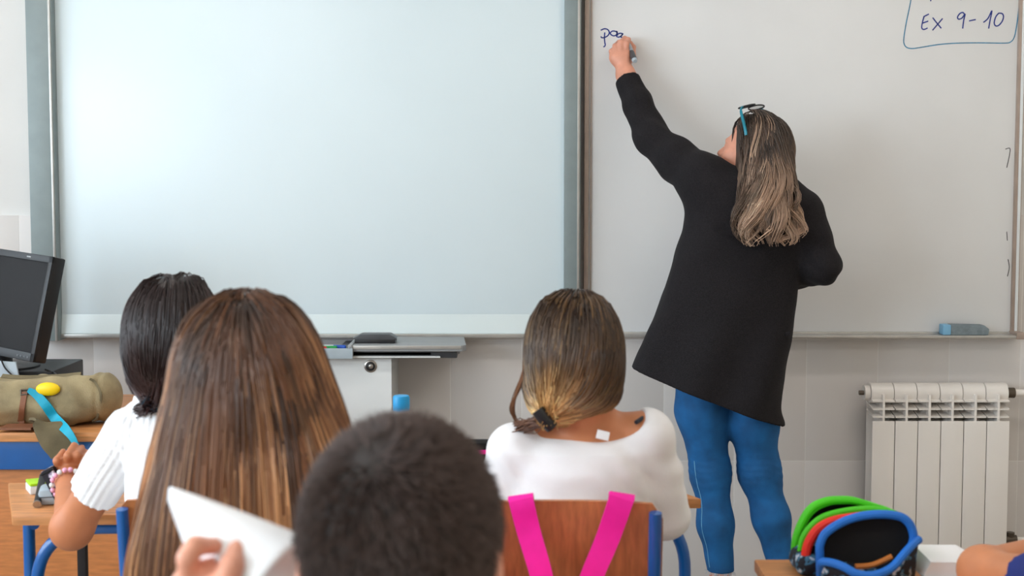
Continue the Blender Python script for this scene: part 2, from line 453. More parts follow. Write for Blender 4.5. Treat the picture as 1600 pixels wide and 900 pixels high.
def strand_cols(N, n, seg, root, tip, power, clump, amp, jit, streak=None, streak_p=0.0, nclump=60, s0=.45):
    u = np.linspace(0, 1, n)[None, :, None] ** power
    cv = 1 + amp * (RNG.random(nclump)[clump % nclump] * 2 - 1)
    sj = 1 + jit * (RNG.random(N) * 2 - 1)
    c = np.array(root[:3])[None, None] * (1 - u) + np.array(tip[:3])[None, None] * u
    if streak is not None:
        w = ((RNG.random(nclump)[clump % nclump] < streak_p) * RNG.random(N) * 0.9)[:, None, None] * np.clip(np.linspace(0, 1, n) * 2.5 - s0, 0, 1)[None, :, None]
        c = c * (1 - w) + np.array(streak[:3])[None, None] * w
    c = np.clip(c * (cv * sj)[:, None, None], 0, 1)
    return np.repeat(c[:, :, None, :], seg, 2).reshape(-1, 3)
def hair_obj(name, parent, parts, material='hair'):
    Vs, Qs, Cs, o = [], [], [], 0
    for V, Q, C in parts: Vs.append(V); Qs.append(Q + o); Cs.append(C); o += len(V)
    return link(name, np_mesh(name, np.concatenate(Vs), np.concatenate(Qs), True, np.concatenate(Cs)), material, parent)
def surface_points(S, lo, hi, N, keep):
    """random points on the zero set of S inside the box, filtered by keep(p, normal)"""
    lo, hi = A3(lo), A3(hi); out = []
    while sum(len(o) for o in out) < N:
        p = lo + (hi - lo) * RNG.random((N * 3, 3)).astype(np.float32)
        d = S(p); m = np.abs(d) < 0.03; p = p[m]
        for _ in range(3): p = p - grad(S, p) * S(p)[:, None]
        g = grad(S, p); k = keep(p, g) & (np.abs(S(p)) < 0.004); out.append(np.c_[p[k], g[k]])
    q = np.concatenate(out)[:N]; return q[:, :3].astype(np.float32), q[:, 3:].astype(np.float32)

# ================================================================== THE ROOM
R_ = ROOM
def struct(name, mb, material, parent=None, label=None):
    o = mb.build(name, material, parent)
    if parent is None: tag(o, label, None, None, 'structure')
    return o
struct('floor', MB().box((R_['x0'], R_['y0'], -0.1), (R_['x1'], 0.2, 0)), 'floor', label='speckled beige classroom floor')
struct('ceiling', MB().box((R_['x0'] - .2, R_['y0'] - .2, R_['h']), (R_['x1'] + .2, 0.2, R_['h'] + .1)), 'ceil', label='plain white classroom ceiling')
wall = struct('wall_front', MB().box((R_['x0'] - .2, 0.008, 0), (R_['x1'] + .2, 0.2, R_['h'])), 'paint', label='pale wall behind the whiteboards, tiled in its lower part')
struct('wall_back', MB().box((R_['x0'] - .2, R_['y0'] - .2, 0), (R_['x1'] + .2, R_['y0'], R_['h'])), 'side_paint', label='cream wall behind the pupils')
struct('wall_right', MB().box((R_['x1'], R_['y0'], 0), (R_['x1'] + .2, 0, R_['h'])), 'side_paint', label='cream side wall without windows')
mb = MB(); xs0, xs1 = R_['x0'] - .2, R_['x0']
mb.box((xs0, R_['y0'], 0), (xs1, 0, WIN_Z[0])); mb.box((xs0, R_['y0'], WIN_Z[1]), (xs1, 0, R_['h']))
edges = sorted([(wy - ww / 2, wy + ww / 2) for wy, ww in WINDOWS]); y = R_['y0']
for a, b in edges:
    mb.box((xs0, y, WIN_Z[0]), (xs1, a, WIN_Z[1])); y = b
mb.box((xs0, y, WIN_Z[0]), (xs1, 0, WIN_Z[1]))
struct('wall_left', mb, 'side_paint', label='cream side wall with three daylit windows')
for k, (wy, ww) in enumerate(WINDOWS):
    w = thing('window_%d' % (k + 1), ['daylit window beside the whiteboard wall', 'daylit window in the middle of the side wall', 'daylit window beside the back wall'][k], None, (R_['x0'] - .1, wy, WIN_Z[0]), kind='structure')
    a, b = wy - ww / 2, wy + ww / 2; X = R_['x0'] - .1
    fr = MB()
    for (y0, y1, z0, z1) in ((a, a + .06, *WIN_Z), (b - .06, b, *WIN_Z), (a, b, WIN_Z[0], WIN_Z[0] + .06), (a, b, WIN_Z[1] - .06, WIN_Z[1]), (wy - .03, wy + .03, *WIN_Z)):
        fr.box((X - .03, y0, z0), (X + .03, y1, z1), .004)
    fr.build('window_frame', 'white', w)
    for s_ in (0, 1):
        MB().box((X - .004, (a if s_ == 0 else wy) + .04, WIN_Z[0] + .05), (X + .004, (wy if s_ == 0 else b) - .04, WIN_Z[1] - .05)).build('pane', 'pane', w)
    MB().box((R_['x0'] - .06, a - .05, WIN_Z[0] - .03), (R_['x0'] + .12, b + .05, WIN_Z[0]), .006).build('window_sill', 'white', w)
# wall tiles: joints at every 0.249 m, three rows
tw = 112 / 450.0; x_ref = (1487 - 800) / 450.0
zj = [P(800, 910, 0)[2], P(800, 720, 0)[2], P(800, 531, 0)[2], P(800, 336, 0)[2]]
zj[0] = 0.0
tm = {}
for r in range(3):
    hgt = zj[r + 1] - zj[r]
    tm[r] = MB().box((0.0012, -0.004, 0.0012), (tw - 0.0012, 0.008, hgt - 0.0012), 0.0012).mesh('tile')
    k0 = math.ceil((R_['x0'] - x_ref) / tw); k1 = math.floor((R_['x1'] - x_ref) / tw)
    for k in range(k0, k1):
        o = link('tile', tm[r], 'tile', wall); o.location = (x_ref + k * tw, 0, zj[r])
MB().box((R_['x0'], -0.0034, 0), (R_['x1'], 0.01, zj[3] - .001)).build('grout', 'grout', wall)

# ceiling lamps
for k, (lx, ly) in enumerate([(-1.5, -1.6), (1.5, -1.6), (-1.5, -4.2), (1.5, -4.2)]):
    t = thing('ceiling_lamp', ['long ceiling lamp by the windows, above the teacher desk', 'long ceiling lamp above the radiator side of the front wall', 'long ceiling lamp by the windows, above the back rows', 'long ceiling lamp above the back rows, away from the windows'][k], 'lamp', (lx, ly, R_['h']), 'ceiling lamps')
    MB().box((lx - .65, ly - .13, R_['h'] - .06), (lx + .65, ly + .13, R_['h']), .005).build('housing', 'white', t)
    MB().box((lx - .62, ly - .11, R_['h'] - .075), (lx + .62, ly + .11, R_['h'] - .0601), .003).build('diffuser', 'tube', t)

# ================================================================== BOARDS
def XZ(px, py, Y): q = P(px, py, Y); return q[0], q[2]
# big board on grey rails
bx0, bzb = XZ(84, 522, -.05); bx1 = XZ(882, 300, -.05)[0]
t = thing('projection_board', 'large blank glossy whiteboard hung between two wide grey rails', 'whiteboard', (0.5 * (bx0 + bx1), 0, bzb))
MB().box((bx0 - .04, -.05, bzb + .004), (bx1 + .03, -.0001, 2.22), .003).build('panel', 'board_cool', t)
z1 = XZ(400, 491, -.055)[1]
lip = MB(); lip.prism([(-.0505, bzb), (-.062, bzb + .002), (-.062, bzb + .006), (-.0515, z1)], 'x', bx0 - .005, bx1, 0.0006)
lip.build('lower_lip', 'board_lip', t)
MB().box((bx0 - .03, -.066, bzb - .012), (bx1 + .03, -.004, bzb + .0015), .002).build('bottom_trim', 'alu', t)
for a, b, d in ((41, 82, .088), (882, 908, .075)):
    xa, xb = XZ(a, 100, -d)[0], XZ(b, 100, -d)[0]
    rl = MB().box((xa, -d, bzb - .02), (xb, -.0001, 2.3), .004).build('rail', 'rail', t)
    MB().box((xb - .012, -d - .004, bzb - .02), (xb - .004, -d + .002, 2.3), .001).build('rail_groove', 'alu', rl)
# second board of tile dado colour is wall paint; enamel board with writing
ex0 = XZ(914, 300, -.028)[0]; ex1 = XZ(1590, 260, -.028)[0]; ezb = XZ(1300, 519, -.028)[1]
BF = -.028
t = thing('whiteboard', 'grey-white whiteboard with blue handwriting and an aluminium pen ledge', 'whiteboard', (0.5 * (ex0 + ex1), 0, ezb))
MB().box((ex0, BF, ezb), (ex1, -.0001, 2.22), .002).build('writing_surface', 'board_grey', t)
MB().box((ex0 - .004, BF - .014, ezb - .02), (ex0 + .012, -.001, 2.23), .003).build('frame_side', 'alu_warm', t)
MB().box((ex0 + .018, BF - .006, ezb - .01), (ex0 + .022, BF + .002, 2.23), .001).build('frame_bead', 'alu_warm', t)
fr = MB().box((ex1 - .012, BF - .014, ezb - .02), (ex1 + .012, -.001, 2.23), .003).build('frame_side', 'alu_warm', t)
MB().box((ex1 - .002, BF - .018, ezb), (ex1 + .008, BF - .012, 2.23), .002).build('frame_bead', 'white', fr)
MB().box((ex0, BF - .012, ezb - .018), (ex1, -.001, ezb + .002), .003).build('ledge_back', 'alu', t)
LEDGE_Z = ezb - .004
MB().box((XZ(1228, 520, BF)[0], BF - .075, ezb - .014), (ex1 + .004, BF - .002, LEDGE_Z), .003).build('pen_ledge', 'alu', t)
MB().box((ex1 - .016, BF - .08, ezb - .017), (ex1 + .016, BF - .001, ezb + .006), .003).build('corner_cap', 'alu_warm', t)
def ink(name, strokes, fx, fy, w, material, parent, z=BF):
    for st in strokes:
        m = MB()
        pts = [PV(fx(a), fy(b), z - .0006) for a, b in st]
        pts = spline(pts, 6) if len(pts) > 2 else pts
        v, f = ribbon(pts, [Vector((0, 1, 0)).cross((pts[min(i + 1, len(pts) - 1)] - pts[max(i - 1, 0)]).normalized()) for i in range(len(pts))], w, .0006)
        m.raw(v, f).build(name, material, parent, smooth=False)
gx, gy = (lambda a: 930 + a / 7.5), (lambda b: 30 + b / 7.5)
ink('handwritten_stroke', [
    [(65, 130), (110, 112), (150, 125), (165, 160), (145, 195), (105, 215), (75, 215), (68, 200)],
    [(112, 155), (108, 220), (112, 270), (118, 300), (108, 320), (95, 322)],
    [(262, 150), (210, 138), (178, 158), (185, 180), (215, 195), (245, 185), (258, 155), (250, 142), (256, 175), (264, 192)],
    [(325, 170), (290, 165), (258, 180), (250, 200), (275, 210), (305, 195), (328, 168), (300, 205), (330, 220), (368, 250)]], gx, gy, .0042, 'ink', t)
hx, hy = (lambda a: 1380 + a / 7.273), (lambda b: b / 7.273)
ink('handwritten_stroke', [
    [(520, 160), (478, 180), (458, 192)], [(464, 188), (446, 255), (438, 315), (462, 335), (505, 318)], [(450, 262), (512, 240)],
    [(562, 200), (610, 262), (660, 322)], [(675, 210), (560, 345)],
    [(925, 165), (905, 142), (870, 155), (845, 195), (858, 218), (895, 205), (930, 160), (915, 230), (903, 325)],
    [(975, 238), (1052, 222)],
    [(1138, 255), (1190, 210), (1235, 122), (1215, 230), (1198, 325)],
    [(1315, 148), (1280, 190), (1262, 255), (1275, 292), (1310, 290), (1350, 245), (1367, 190), (1352, 155), (1310, 150)],
    [(543, -60), (540, 15)], [(868, -12), (890, -2)]], hx, hy, .0042, 'ink', t)
ink('handwritten_border', [[(340, -140), (300, 80), (262, 260), (235, 430), (238, 500), (270, 540), (330, 552), (420, 540), (640, 505), (850, 490), (1100, 487), (1380, 490), (1450, 475), (1490, 420), (1515, 300), (1535, 150), (1560, -140)]], hx, hy, .0034, 'ink_teal', t)
ink('stray_mark', [[(1571, 233), (1578, 232), (1577, 244), (1573, 262)], [(1575, 405), (1577, 418), (1574, 432)], [(1573, 362), (1574, 376)]], lambda a: a, lambda b: b, .0025, 'ink_black', t)
# eraser on the ledge
EY = BF - .038
q0, q1 = P(1470, 519, EY), P(1543, 502, EY)
er = thing('board_eraser', 'pale grey board eraser with a blue end on the whiteboard ledge', 'eraser', (q0[0], EY, LEDGE_Z))
MB().prism([(q0[0] + .028, LEDGE_Z + .0002), (q1[0] - .004, LEDGE_Z + .0002), (q1[0], LEDGE_Z + .02), (q1[0] - .018, LEDGE_Z + .034), (q0[0] + .028, LEDGE_Z + .036)], 'y', EY - .024, EY + .024, .003).build('felt_pad', 'grey_felt', er)
MB().box((q0[0], EY - .024, LEDGE_Z + .0002), (q0[0] + .0285, EY + .024, LEDGE_Z + .036), .005).build('end_cap', mat('pale_blue_plastic', lin(130, 185, 220), 0.5), er)

# device shelf under the big board, with its white cabinet
sy0 = -.34
zsh = XZ(600, 535, -.25)[1]
xa, xb = XZ(385, 540, sy0)[0], XZ(728, 540, sy0)[0]
xm = XZ(545, 545, sy0)[0]
t = thing('device_shelf', 'grey shelf with a sunken pen tray under the glossy board', 'shelf', (0.5 * (xa + xb), -.17, zsh))
MB().prism([(xm, sy0), (xb - .012, sy0), (xb, sy0 + .02), (xb - .015, -.07), (xm, -.07)], 'z', zsh - .02, zsh, .003).build('shelf_plate', 'mid_grey', t)
MB().box((xm + .01, sy0 - .003, zsh - .012), (xb - .016, sy0 + .004, zsh - .0005), .001).build('edge_strip', 'alu', t)
MB().box((xa, sy0 - .01, zsh - .04), (xm + .012, -.07, zsh - .022), .004).build('tray_floor', 'mid_grey', t)
MB().box((xa, sy0 - .016, zsh - .042), (xm + .014, sy0 - .008, zsh - .008), .003).build('tray_front', 'silver', t)
MB().box((xm - .002, sy0 - .01, zsh - .03), (xm + .012, -.07, zsh + .003), .003).build('tray_end', 'mid_grey', t)
MB().box((xm - .05, sy0 + .03, zsh - .045), (xb - .03, -.01, zsh - .021), .003).build('support', 'grey_plastic', t)
MB().box((xa, -.0705, zsh - .06), (xb - .03, -.0045, zsh - .03), .003).build('back_bar', 'mid_grey', t)
# eraser and markers in the tray
ex, ez = XZ(587, 530, -.24)
e = thing('board_eraser', 'dark grey board eraser with tapered ends on the device shelf', 'eraser', (ex, -.24, zsh))
MB().prism([(ex - .073, zsh + .016), (ex - .05, zsh + .004), (ex + .055, zsh + .004), (ex + .073, zsh + .016), (ex + .05, zsh + .03), (ex - .045, zsh + .03)], 'y', -.28, -.215, .004).build('grip', 'grey_plastic', e)
MB().box((ex - .066, -.282, zsh + .0003), (ex + .068, -.213, zsh + .0125), .003).build('felt_pad', 'black', e)
for k, (a, b, m_, lab) in enumerate([(490, 512, 'red_m', 'red'), (503, 527, 'green_m', 'green'), (519, 540, 'blue_m', 'blue')]):
    mx0, mx1 = XZ(a, 545, -.3)[0], XZ(b, 545, -.3)[0]; yy = -.325 + .019 * k
    mk = thing('marker', 'short %s marker lying in the shelf pen tray' % lab, 'marker', (mx0, yy, zsh - .0215), 'markers in the shelf tray')
    zz = zsh - .0215 + .0088
    MB().tube([(mx0 - .06, yy, zz), (mx0 + .003, yy, zz)], .0085, 12).build('barrel', 'white', mk)
    MB().tube([(mx0 + .003, yy, zz), (mx1 - .003, yy, zz), (mx1, yy, zz)], .0085, 12, rs=[.0085, .0085, .006]).build('cap', m_, mk)
# cabinet
cy0 = -.30
cx0, cx1 = XZ(498, 600, cy0)[0], XZ(612, 600, cy0)[0]; czt = XZ(560, 556, cy0)[1]
t = thing('wall_cabinet', 'white lockable equipment cabinet below the device shelf', 'cabinet', (0.5 * (cx0 + cx1), -.15, 0))
MB().box((cx0 - .18, cy0 + .012, 0.0), (cx1 - .002, -.0045, czt - .004), .003).build('body', 'white', t)
d = MB().box((cx0 - .18, cy0, 0.06), (cx1, cy0 + .0115, czt - .006), .003).build('door', 'white', t)
lx, lz = XZ(579, 572, cy0)
MB().lathe([(.021, 0), (.021, .003), (.017, .005)], (lx, cy0 + .001, lz), 24, Matrix.Rotation(math.pi / 2, 3, 'X')).build('lock_ring', 'chrome', d)
MB().lathe([(.0155, 0), (.0155, .008), (.013, .009)], (lx, cy0 + .001, lz), 24, Matrix.Rotation(math.pi / 2, 3, 'X')).build('lock_body', 'black', d)
MB().lathe([(.0075, 0), (.0075, .011), (.006, .012)], (lx + .002, cy0 + .001, lz), 16, Matrix.Rotation(math.pi / 2, 3, 'X')).build('lock_cylinder', 'chrome', d)
px1 = XZ(688, 553, cy0 - .03)[0]; px0 = XZ(530, 553, cy0 - .03)[0]
MB().prism([(px0 - .15, cy0 - .03), (px1, cy0 - .03), (px1 - .02, cy0 + .07), (px0 - .15, cy0 + .07)], 'z', czt - .003, czt + .002, .001).build('top_plate', 'white', t)
MB().box((px0 - .12, cy0 - .01, czt + .0021), (px1 - .03, cy0 + .06, czt + .014), .002).build('gap_shade_strip', 'black', t)  # black strip stands in for the shade in the gap over the plate

# ================================================================== RADIATOR
RY = -.135
rx0 = XZ(1362, 700, RY)[0]; pitch_r = (XZ(1577, 700, RY)[0] - rx0) / 6
rz0, rzt = XZ(1400, 862, RY)[1], XZ(1400, 598, -.09)[1]
rzp = XZ(1400, 658, RY)[1]; rzb = 0.5 * (XZ(1400, 598, -.09)[1] + XZ(1400, 630, -.09)[1])
t = thing('radiator', 'white six-section aluminium radiator under the whiteboard', 'radiator', (rx0 + 3 * pitch_r, -.08, rz0))
sec = MB(); hw = pitch_r / 2
sec.box((-hw + .0012, RY, rz0), (hw - .0012, RY + .006, rzp), .0015)                 # front plate
sec.box((-.004, RY + .0005, rz0 + .01), (.004, -.035, rzb), .001)                       # central web
sec.box((-hw + .004, -.045, rz0 + .01), (hw - .004, -.04, rzb - .02), .001)           # back plate
sec.tube([(0, -.075, rz0 + .01), (0, -.075, rzb)], .017, 12)
sec_me = sec.mesh('section'); 
hd = MB().tube([(-hw + .0012, -.085, 0), (hw - .0012, -.085, 0)], rzt - rzb, 18).mesh('header')
lou = MB().prism([(RY + .002, 0.0), (RY + .002, .004), (-.05, .02), (-.05, .016)], 'x', -hw + .002, hw - .002).mesh('louver')
for k in range(6):
    xc = rx0 + (k + .5) * pitch_r
    s_ = link('section', sec_me, 'radiator', t); s_.location = (xc, 0, 0)
    h_ = link('header', hd, 'radiator', s_); h_.location = (0, 0, rzb)
    h_ = link('header', hd, 'radiator', s_); h_.location = (0, 0, rz0 + .03)
    for j in range(3):
        l_ = link('louver', lou, 'radiator', s_); l_.location = (0, 0, rzp + (rzb - rzp) * (j * .3 + .12))
    MB().box((xc - hw - .0008, -.125, rz0 + .01), (xc - hw + .0008, -.118, rzp), 0).build('gasket', 'black', t) if k else None
XR = rx0 + 6 * pitch_r
MB().tube([(rx0 - .018, -.085, rzb), (rx0, -.085, rzb)], .026, 16).build('end_plug', 'radiator', t)
MB().tube([(rx0 - .034, -.085, rzb), (rx0 - .018, -.085, rzb)], .008, 12).build('bleed_valve', 'brass', t)
MB().tube([(XR, -.085, rzb), (XR + .03, -.085, rzb)], .018, 14).build('valve_body', 'brass', t)
MB().tube(fillet([(XR + .03, -.085, rzb), (XR + .16, -.085, rzb), (XR + .16, -.005, rzb)], .03), .013, 12).build('pipe', 'radiator', t)
MB().tube([(XR, -.085, rz0 + .03), (XR + .05, -.085, rz0 + .03)], .016, 12).build('lockshield_valve', 'brass', t)
MB().tube([(XR + .03, -.085, rz0 + .055), (XR + .03, -.085, rz0 + .01)], .014, 12).build('valve_cap', 'brass', t)
MB().tube(fillet([(XR + .05, -.085, rz0 + .03), (XR + .16, -.085, rz0 + .03), (XR + .16, -.085, 0.0)], .03), .009, 12).build('pipe', 'radiator', t)
for k in (1.0, 5.0):
    MB().box((rx0 + k * pitch_r - .006, -.06, rzb - .05), (rx0 + k * pitch_r + .006, -.0045, rzb - .03), .001).build('bracket', 'white', t)

# ================================================================== FURNITURE
DZ = 0.74
def desk(label, poly, legs_near, legs_far, group='pupil desks', basket=False, post=None):
    c = np.mean(np.array(poly), 0)
    t = thing('school_desk', label, 'desk', (c[0], c[1], 0), group)
    MB().prism(poly, 'z', DZ - .022, DZ, .004).build('desk_top', 'wood', t)
    (a, ya), (b, yb) = legs_near
    zt = DZ - .022 - .0135
    MB().tube(fillet([(a, ya, .012), (a, ya, zt), (b, yb, zt), (b, yb, .012)], .13, 12), .013, 14).build('near_frame', 'blue', t)
    for x, y in legs_far:
        MB().tube([(x, y, .012), (x, y, DZ - .0222)], .013, 14).build('leg', 'blue', t)
    for x, y in list(legs_near) + list(legs_far):
        MB().lathe([(.016, 0), (.017, .012), (.016, .025)], (x, y, 0), 14).build('rubber_foot', 'black', t)
    for (p, q) in ((legs_near[0], legs_far[0]), (legs_near[1], legs_far[1])):
        MB().tube([(p[0] * .85 + q[0] * .15, p[1] * .85 + q[1] * .15, zt - .0005), (q[0], q[1], zt - .0005)], .011, 12).build('side_rail', 'blue', t)
    if basket:
        (x0, y0), (x1, y1) = legs_near[0], legs_far[1]
        for k in range(9):
            yy = y0 + .05 + (y1 - y0 - .08) * k / 8
            MB().tube(fillet([(x0 + .02, yy, zt - .02), (x0 + .02, yy, zt - .13), (x1 - .02, yy, zt - .13), (x1 - .02, yy, zt - .02)], .03, 4), .0025, 6).build('basket_wire', 'grey_plastic', t)
        for zz in (zt - .03, zt - .08):
            MB().tube([(x1 - .017, y0 + .05, zz), (x1 - .017, y1 - .03, zz)], .004, 8).build('basket_rim', 'grey_plastic', t)
            MB().tube([(x0 + .017, y0 + .05, zz), (x0 + .017, y1 - .03, zz)], .004, 8).build('basket_rim', 'grey_plastic', t)
    if post:
        MB().box((post[0] - .010, post[1] - .01, 0), (post[0] + .010, post[1] + .01, DZ - .0222), .003).build('post', 'dark_cloth', t)
    return t
n0 = P(19, 814, -2.05); n1 = P(0, 761, -1.75)
desk('beech pupil desk with small cases on it in front of the girl in ribbed white',
     [(n0[0], -2.05), (-.36, -2.03), (-.30, -1.72), (-1.13, -1.74)], [(-.975, -2.015), (-.40, -1.995)], [(-1.068, -1.79), (-.38, -1.78)], post=(P(120, 860, -1.8)[0], -1.76))
ax = P(1096, 785, -1.9)[0]
desk('beech pupil desk with a wire basket in front of the girl with pink straps', [(ax - .7, -1.9), (ax, -1.9), (ax - .035, -1.83), (ax - .05, -1.45), (ax - .7, -1.45)],
     [(ax - .66, -1.87), (ax - .03, -1.87)], [(ax - .66, -1.5), (ax - .09, -1.5)], basket=True)
cxr = P(1178, 882, -2.38)[0]
desk('beech pupil desk holding the open striped pencil case', [(cxr, -2.84), (cxr + .74, -2.84), (cxr + .74, -2.38), (cxr, -2.38)],
     [(cxr + .04, -2.80), (cxr + .70, -2.80)], [(cxr + .04, -2.42), (cxr + .70, -2.42)])

# teacher desk
t = thing('teacher_desk', 'teacher desk with a beech top, blue steel apron and wooden front panel', 'desk', (-1.5, -.75, 0))
ty = -1.08; zt = P(60, 676, ty)[2]; TZ = zt
MB().box((-2.25, ty, zt - .026), (-.78, -.38, zt), .004).build('desk_top', 'wood', t)
MB().box((-2.2, ty + .012, zt - .105), (-.82, ty + .05, zt - .0262), .004).build('apron', 'blue', t)
MB().box((-2.2, ty + .03, .1), (-.82, ty + .048, zt - .1055), .003).build('front_panel', 'panel_wood', t)
for x in (-2.18, -.84):
    for yy in (ty + .07, -.42): MB().box((x - .02, yy - .02, 0), (x + .02, yy + .02, zt - .0262), .004).build('leg', 'blue', t)

# chairs
def chair(label, cx, yb, rot=0.0, ztop=.86, w=.35):
    t = thing('school_chair', label, 'chair', (cx, yb, 0), 'pupil chairs')
    hw = w / 2; sz = .435
    # backrest: gently curved plywood sheet, rounded top corners
    nu, nv = 12, 8; v, f = [], []
    zb = ztop - .20
    for side in (0, 1):
        for i in range(nu + 1):
            for j in range(nv + 1):
                u = -1 + 2 * i / nu; w_ = j / nv
                x = u * hw; z = zb + (ztop - zb) * w_
                rr = .03
                if w_ > .85: x *= 1 - .10 * ((w_ - .85) / .15) ** 2 * abs(u)
                yv = yb + .012 + .022 * (1 - u * u) + .06 * (0.5 - w_) * .5 + (.012 if side else 0)
                v.append((cx + x, yv, z))
    K = (nu + 1) * (nv + 1)
    for i in range(nu):
        for j in range(nv):
            a = i * (nv + 1) + j; q = (a, a + nv + 1, a + nv + 2, a + 1); f.append(q); f.append(tuple(K + k for k in q[::-1]))
    rim = [i * (nv + 1) for i in range(nu + 1)] + [nu * (nv + 1) + j for j in range(1, nv + 1)] + [i * (nv + 1) + nv for i in range(nu - 1, -1, -1)] + [j for j in range(nv - 1, 0, -1)]
    for i in range(len(rim)): a, b = rim[i], rim[(i + 1) % len(rim)]; f.append((a, b, K + b, K + a))
    MB().raw(v, f).build('backrest', 'ply', t, angle=50)
    MB().box((cx - hw - .01, yb + .03, sz - .012), (cx + hw + .01, yb + .40, sz), .005).build('seat', 'ply', t)
    for s_ in (-1, 1):
        x = cx + s_ * (hw - .014)
        MB().tube(fillet([(x, yb - .012, ztop - .012), (x, yb + .02, ztop - .26), (x, yb + .05, sz - .024), (x, yb + .36, sz - .024)], .05, 8), .0105, 12).build('back_post', 'blue', t)
        MB().tube(fillet([(x, yb + .07, sz - .026), (x, yb - .02, .012)], .05), .0105, 12).build('leg', 'blue', t)
        MB().tube(fillet([(x, yb + .34, sz - .026), (x, yb + .38, .012)], .05), .0105, 12).build('leg', 'blue', t)
        for yy in (yb - .02, yb + .38): MB().lathe([(.013, 0), (.014, .012), (.013, .022)], (x, yy, 0), 12).build('rubber_foot', 'black', t)
        for zz in (ztop - .05, ztop - .13): MB().tube([(x - s_ * .0, yb - .016 + (ztop - zz) * .1, zz), (x, yb + .012 + (ztop - zz) * .1, zz)], .004, 8).build('bolt', 'chrome', t)
    return t
yA = -2.60
ctop = P(905, 787, yA)[2]
cA = chair('plywood and blue tube chair with pink straps over its back', P(1024, 800, yA)[0] - .162, yA, ztop=ctop)
yB = -2.46
ctB = P(200, 782, yB)[2]
cB = chair('plywood and blue tube chair under the girl in ribbed white', P(193, 800, yB)[0] + .162, yB, ztop=ctB)

def clumpify(ps, K, w, amp=0.0, waves=2.0, spread=.35, vary=.25):
    N, n, _ = ps.shape; gi = RNG.choice(N, K, replace=False)
    dd = ((ps[:, 0][:, None, :] - ps[gi, 0][None]) ** 2).sum(2); cl = dd.argmin(1)
    u = np.linspace(0, 1, n)[None, :, None]; G = ps[gi][cl]
    loc = (ps - G) * spread
    out = ps * (1 - w * u ** .7) + (G + loc) * (w * u ** .7)
    if amp:
        ph = RNG.random(K)[cl] * 6.28 + RNG.normal(0, .25, N); fr = (waves * (1 + .3 * RNG.normal(0, 1, K)))[cl]
        a = ph[:, None] + u[..., 0] * fr[:, None] * 6.28
        g = (amp * (1 + .4 * RNG.normal(0, 1, K)))[cl][:, None] * u[..., 0] ** 1.2
        out[..., 0] += np.sin(a) * g; out[..., 1] += np.cos(a * .93 + 1) * g * .55
    if vary:                                              # uneven ends
        L = 1 - vary * RNG.random(K)[cl] * RNG.random(N) ** .5
        x = np.linspace(0, 1, n)[None] * L[:, None] * (n - 1); i0 = np.clip(np.floor(x).astype(int), 0, n - 2); t = (x - i0)[..., None]
        r = np.arange(N)[:, None]; out = out[r, i0] * (1 - t) + out[r, i0 + 1] * t
    return out.astype(np.float32), cl

# ================================================================== PEOPLE
def frame(f, up=(0, 0, 1), roll=0.0):
    """columns: head x (its right), y (face), z (up)"""
    f = np.array(f, float); f /= np.linalg.norm(f); up = np.array(up, float)
    x = np.cross(f, up); x /= np.linalg.norm(x); z = np.cross(x, f)
    c, s = math.cos(roll), math.sin(roll)
    return np.stack([x * c + z * s, f, z * c - x * s], 1)
def skull(P_, c, R, s):
    q = ((P_ - A3(c)) @ A3(R)) / s
    d = ellip(q, (0, -.012, .03), (.075, .096, .088)); d = smin(d, ellip(q, (0, .028, -.045), (.057, .066, .075)), .04)
    return d * s
def head_sdf(P_, c, R, s): return near(lambda q: head_sdf_(q, c, R, s), P_, c, .22)
def head_sdf_(P_, c, R, s):
    q = ((P_ - A3(c)) @ A3(R)) / s
    d = ellip(q, (0, -.012, .03), (.075, .096, .088))
    d = smin(d, ellip(q, (0, .028, -.045), (.057, .066, .075)), .04)
    d = smin(d, ellip(q, (0, .074, -.1), (.02, .02, .016)), .03)
    d = smin(d, capsule(q, (-.033, .082, .012), (.033, .082, .012), .009), .02)
    for sx in (-1, 1):
        d = smax(d, -(np.linalg.norm(q - A3((sx * .03, .104, -.004)), axis=1) - .014), .014)
        d = smin(d, np.linalg.norm(q - A3((sx * .030, .080, -.004)), axis=1) - .0115, .004)
        d = smin(d, ellip(q, (sx * .04, .066, -.04), (.02, .02, .02)), .025)
        ear = ellip(q, (sx * .077, -.008, -.012), (.008, .018, .031), rotx(sx)); ear = smax(ear, -ellip(q, (sx * .086, -.004, -.01), (.006, .010, .018)), .006)
        d = smin(d, ear, .008)
    d = smin(d, capsule(q, (0, .090, .0), (0, .113, -.036), .007, .0115), .012)
    for sx in (-1, 1): d = smin(d, np.linalg.norm(q - A3((sx * .011, .1, -.04)), axis=1) - .008, .008)
    d = smin(d, ellip(q, (0, .092, -.064), (.021, .010, .006)), .006)
    d = smin(d, ellip(q, (0, .090, -.076), (.018, .010, .007)), .006)
    return d * s
def rotx(sx):
    a = sx * .35; c, s = math.cos(a), math.sin(a)
    return np.array([[c, -s, 0], [s, c, 0], [0, 0, 1]])
def eyes(parent, c, R, s):
    for sx in (-1, 1):
        m = MB(); w = np.array(c) + R @ (np.array((sx * .030, .0795, -.004)) * s); m.ball(w, .0105 * s, 12)
        e = m.build('eye', 'eye', parent)
        w2 = np.array(c) + R @ (np.array((sx * .030, .0872, -.004)) * s)
        MB().ball(w2, .0045 * s, 10).build('iris', 'iris', e)
def finger(p, pts, r, k=.004):
    return chain(p, pts, [r, r * .95, r * .88, r * .8][:len(pts)], k)
def hand_sdf(p, wrist, R, s, curl, spread=.12, thumb=None, sx=1): return near(lambda q: hand_sdf_(q, wrist, R, s, curl, spread, thumb, sx), p, np.array(wrist) + R[:, 1] * .08, .21)
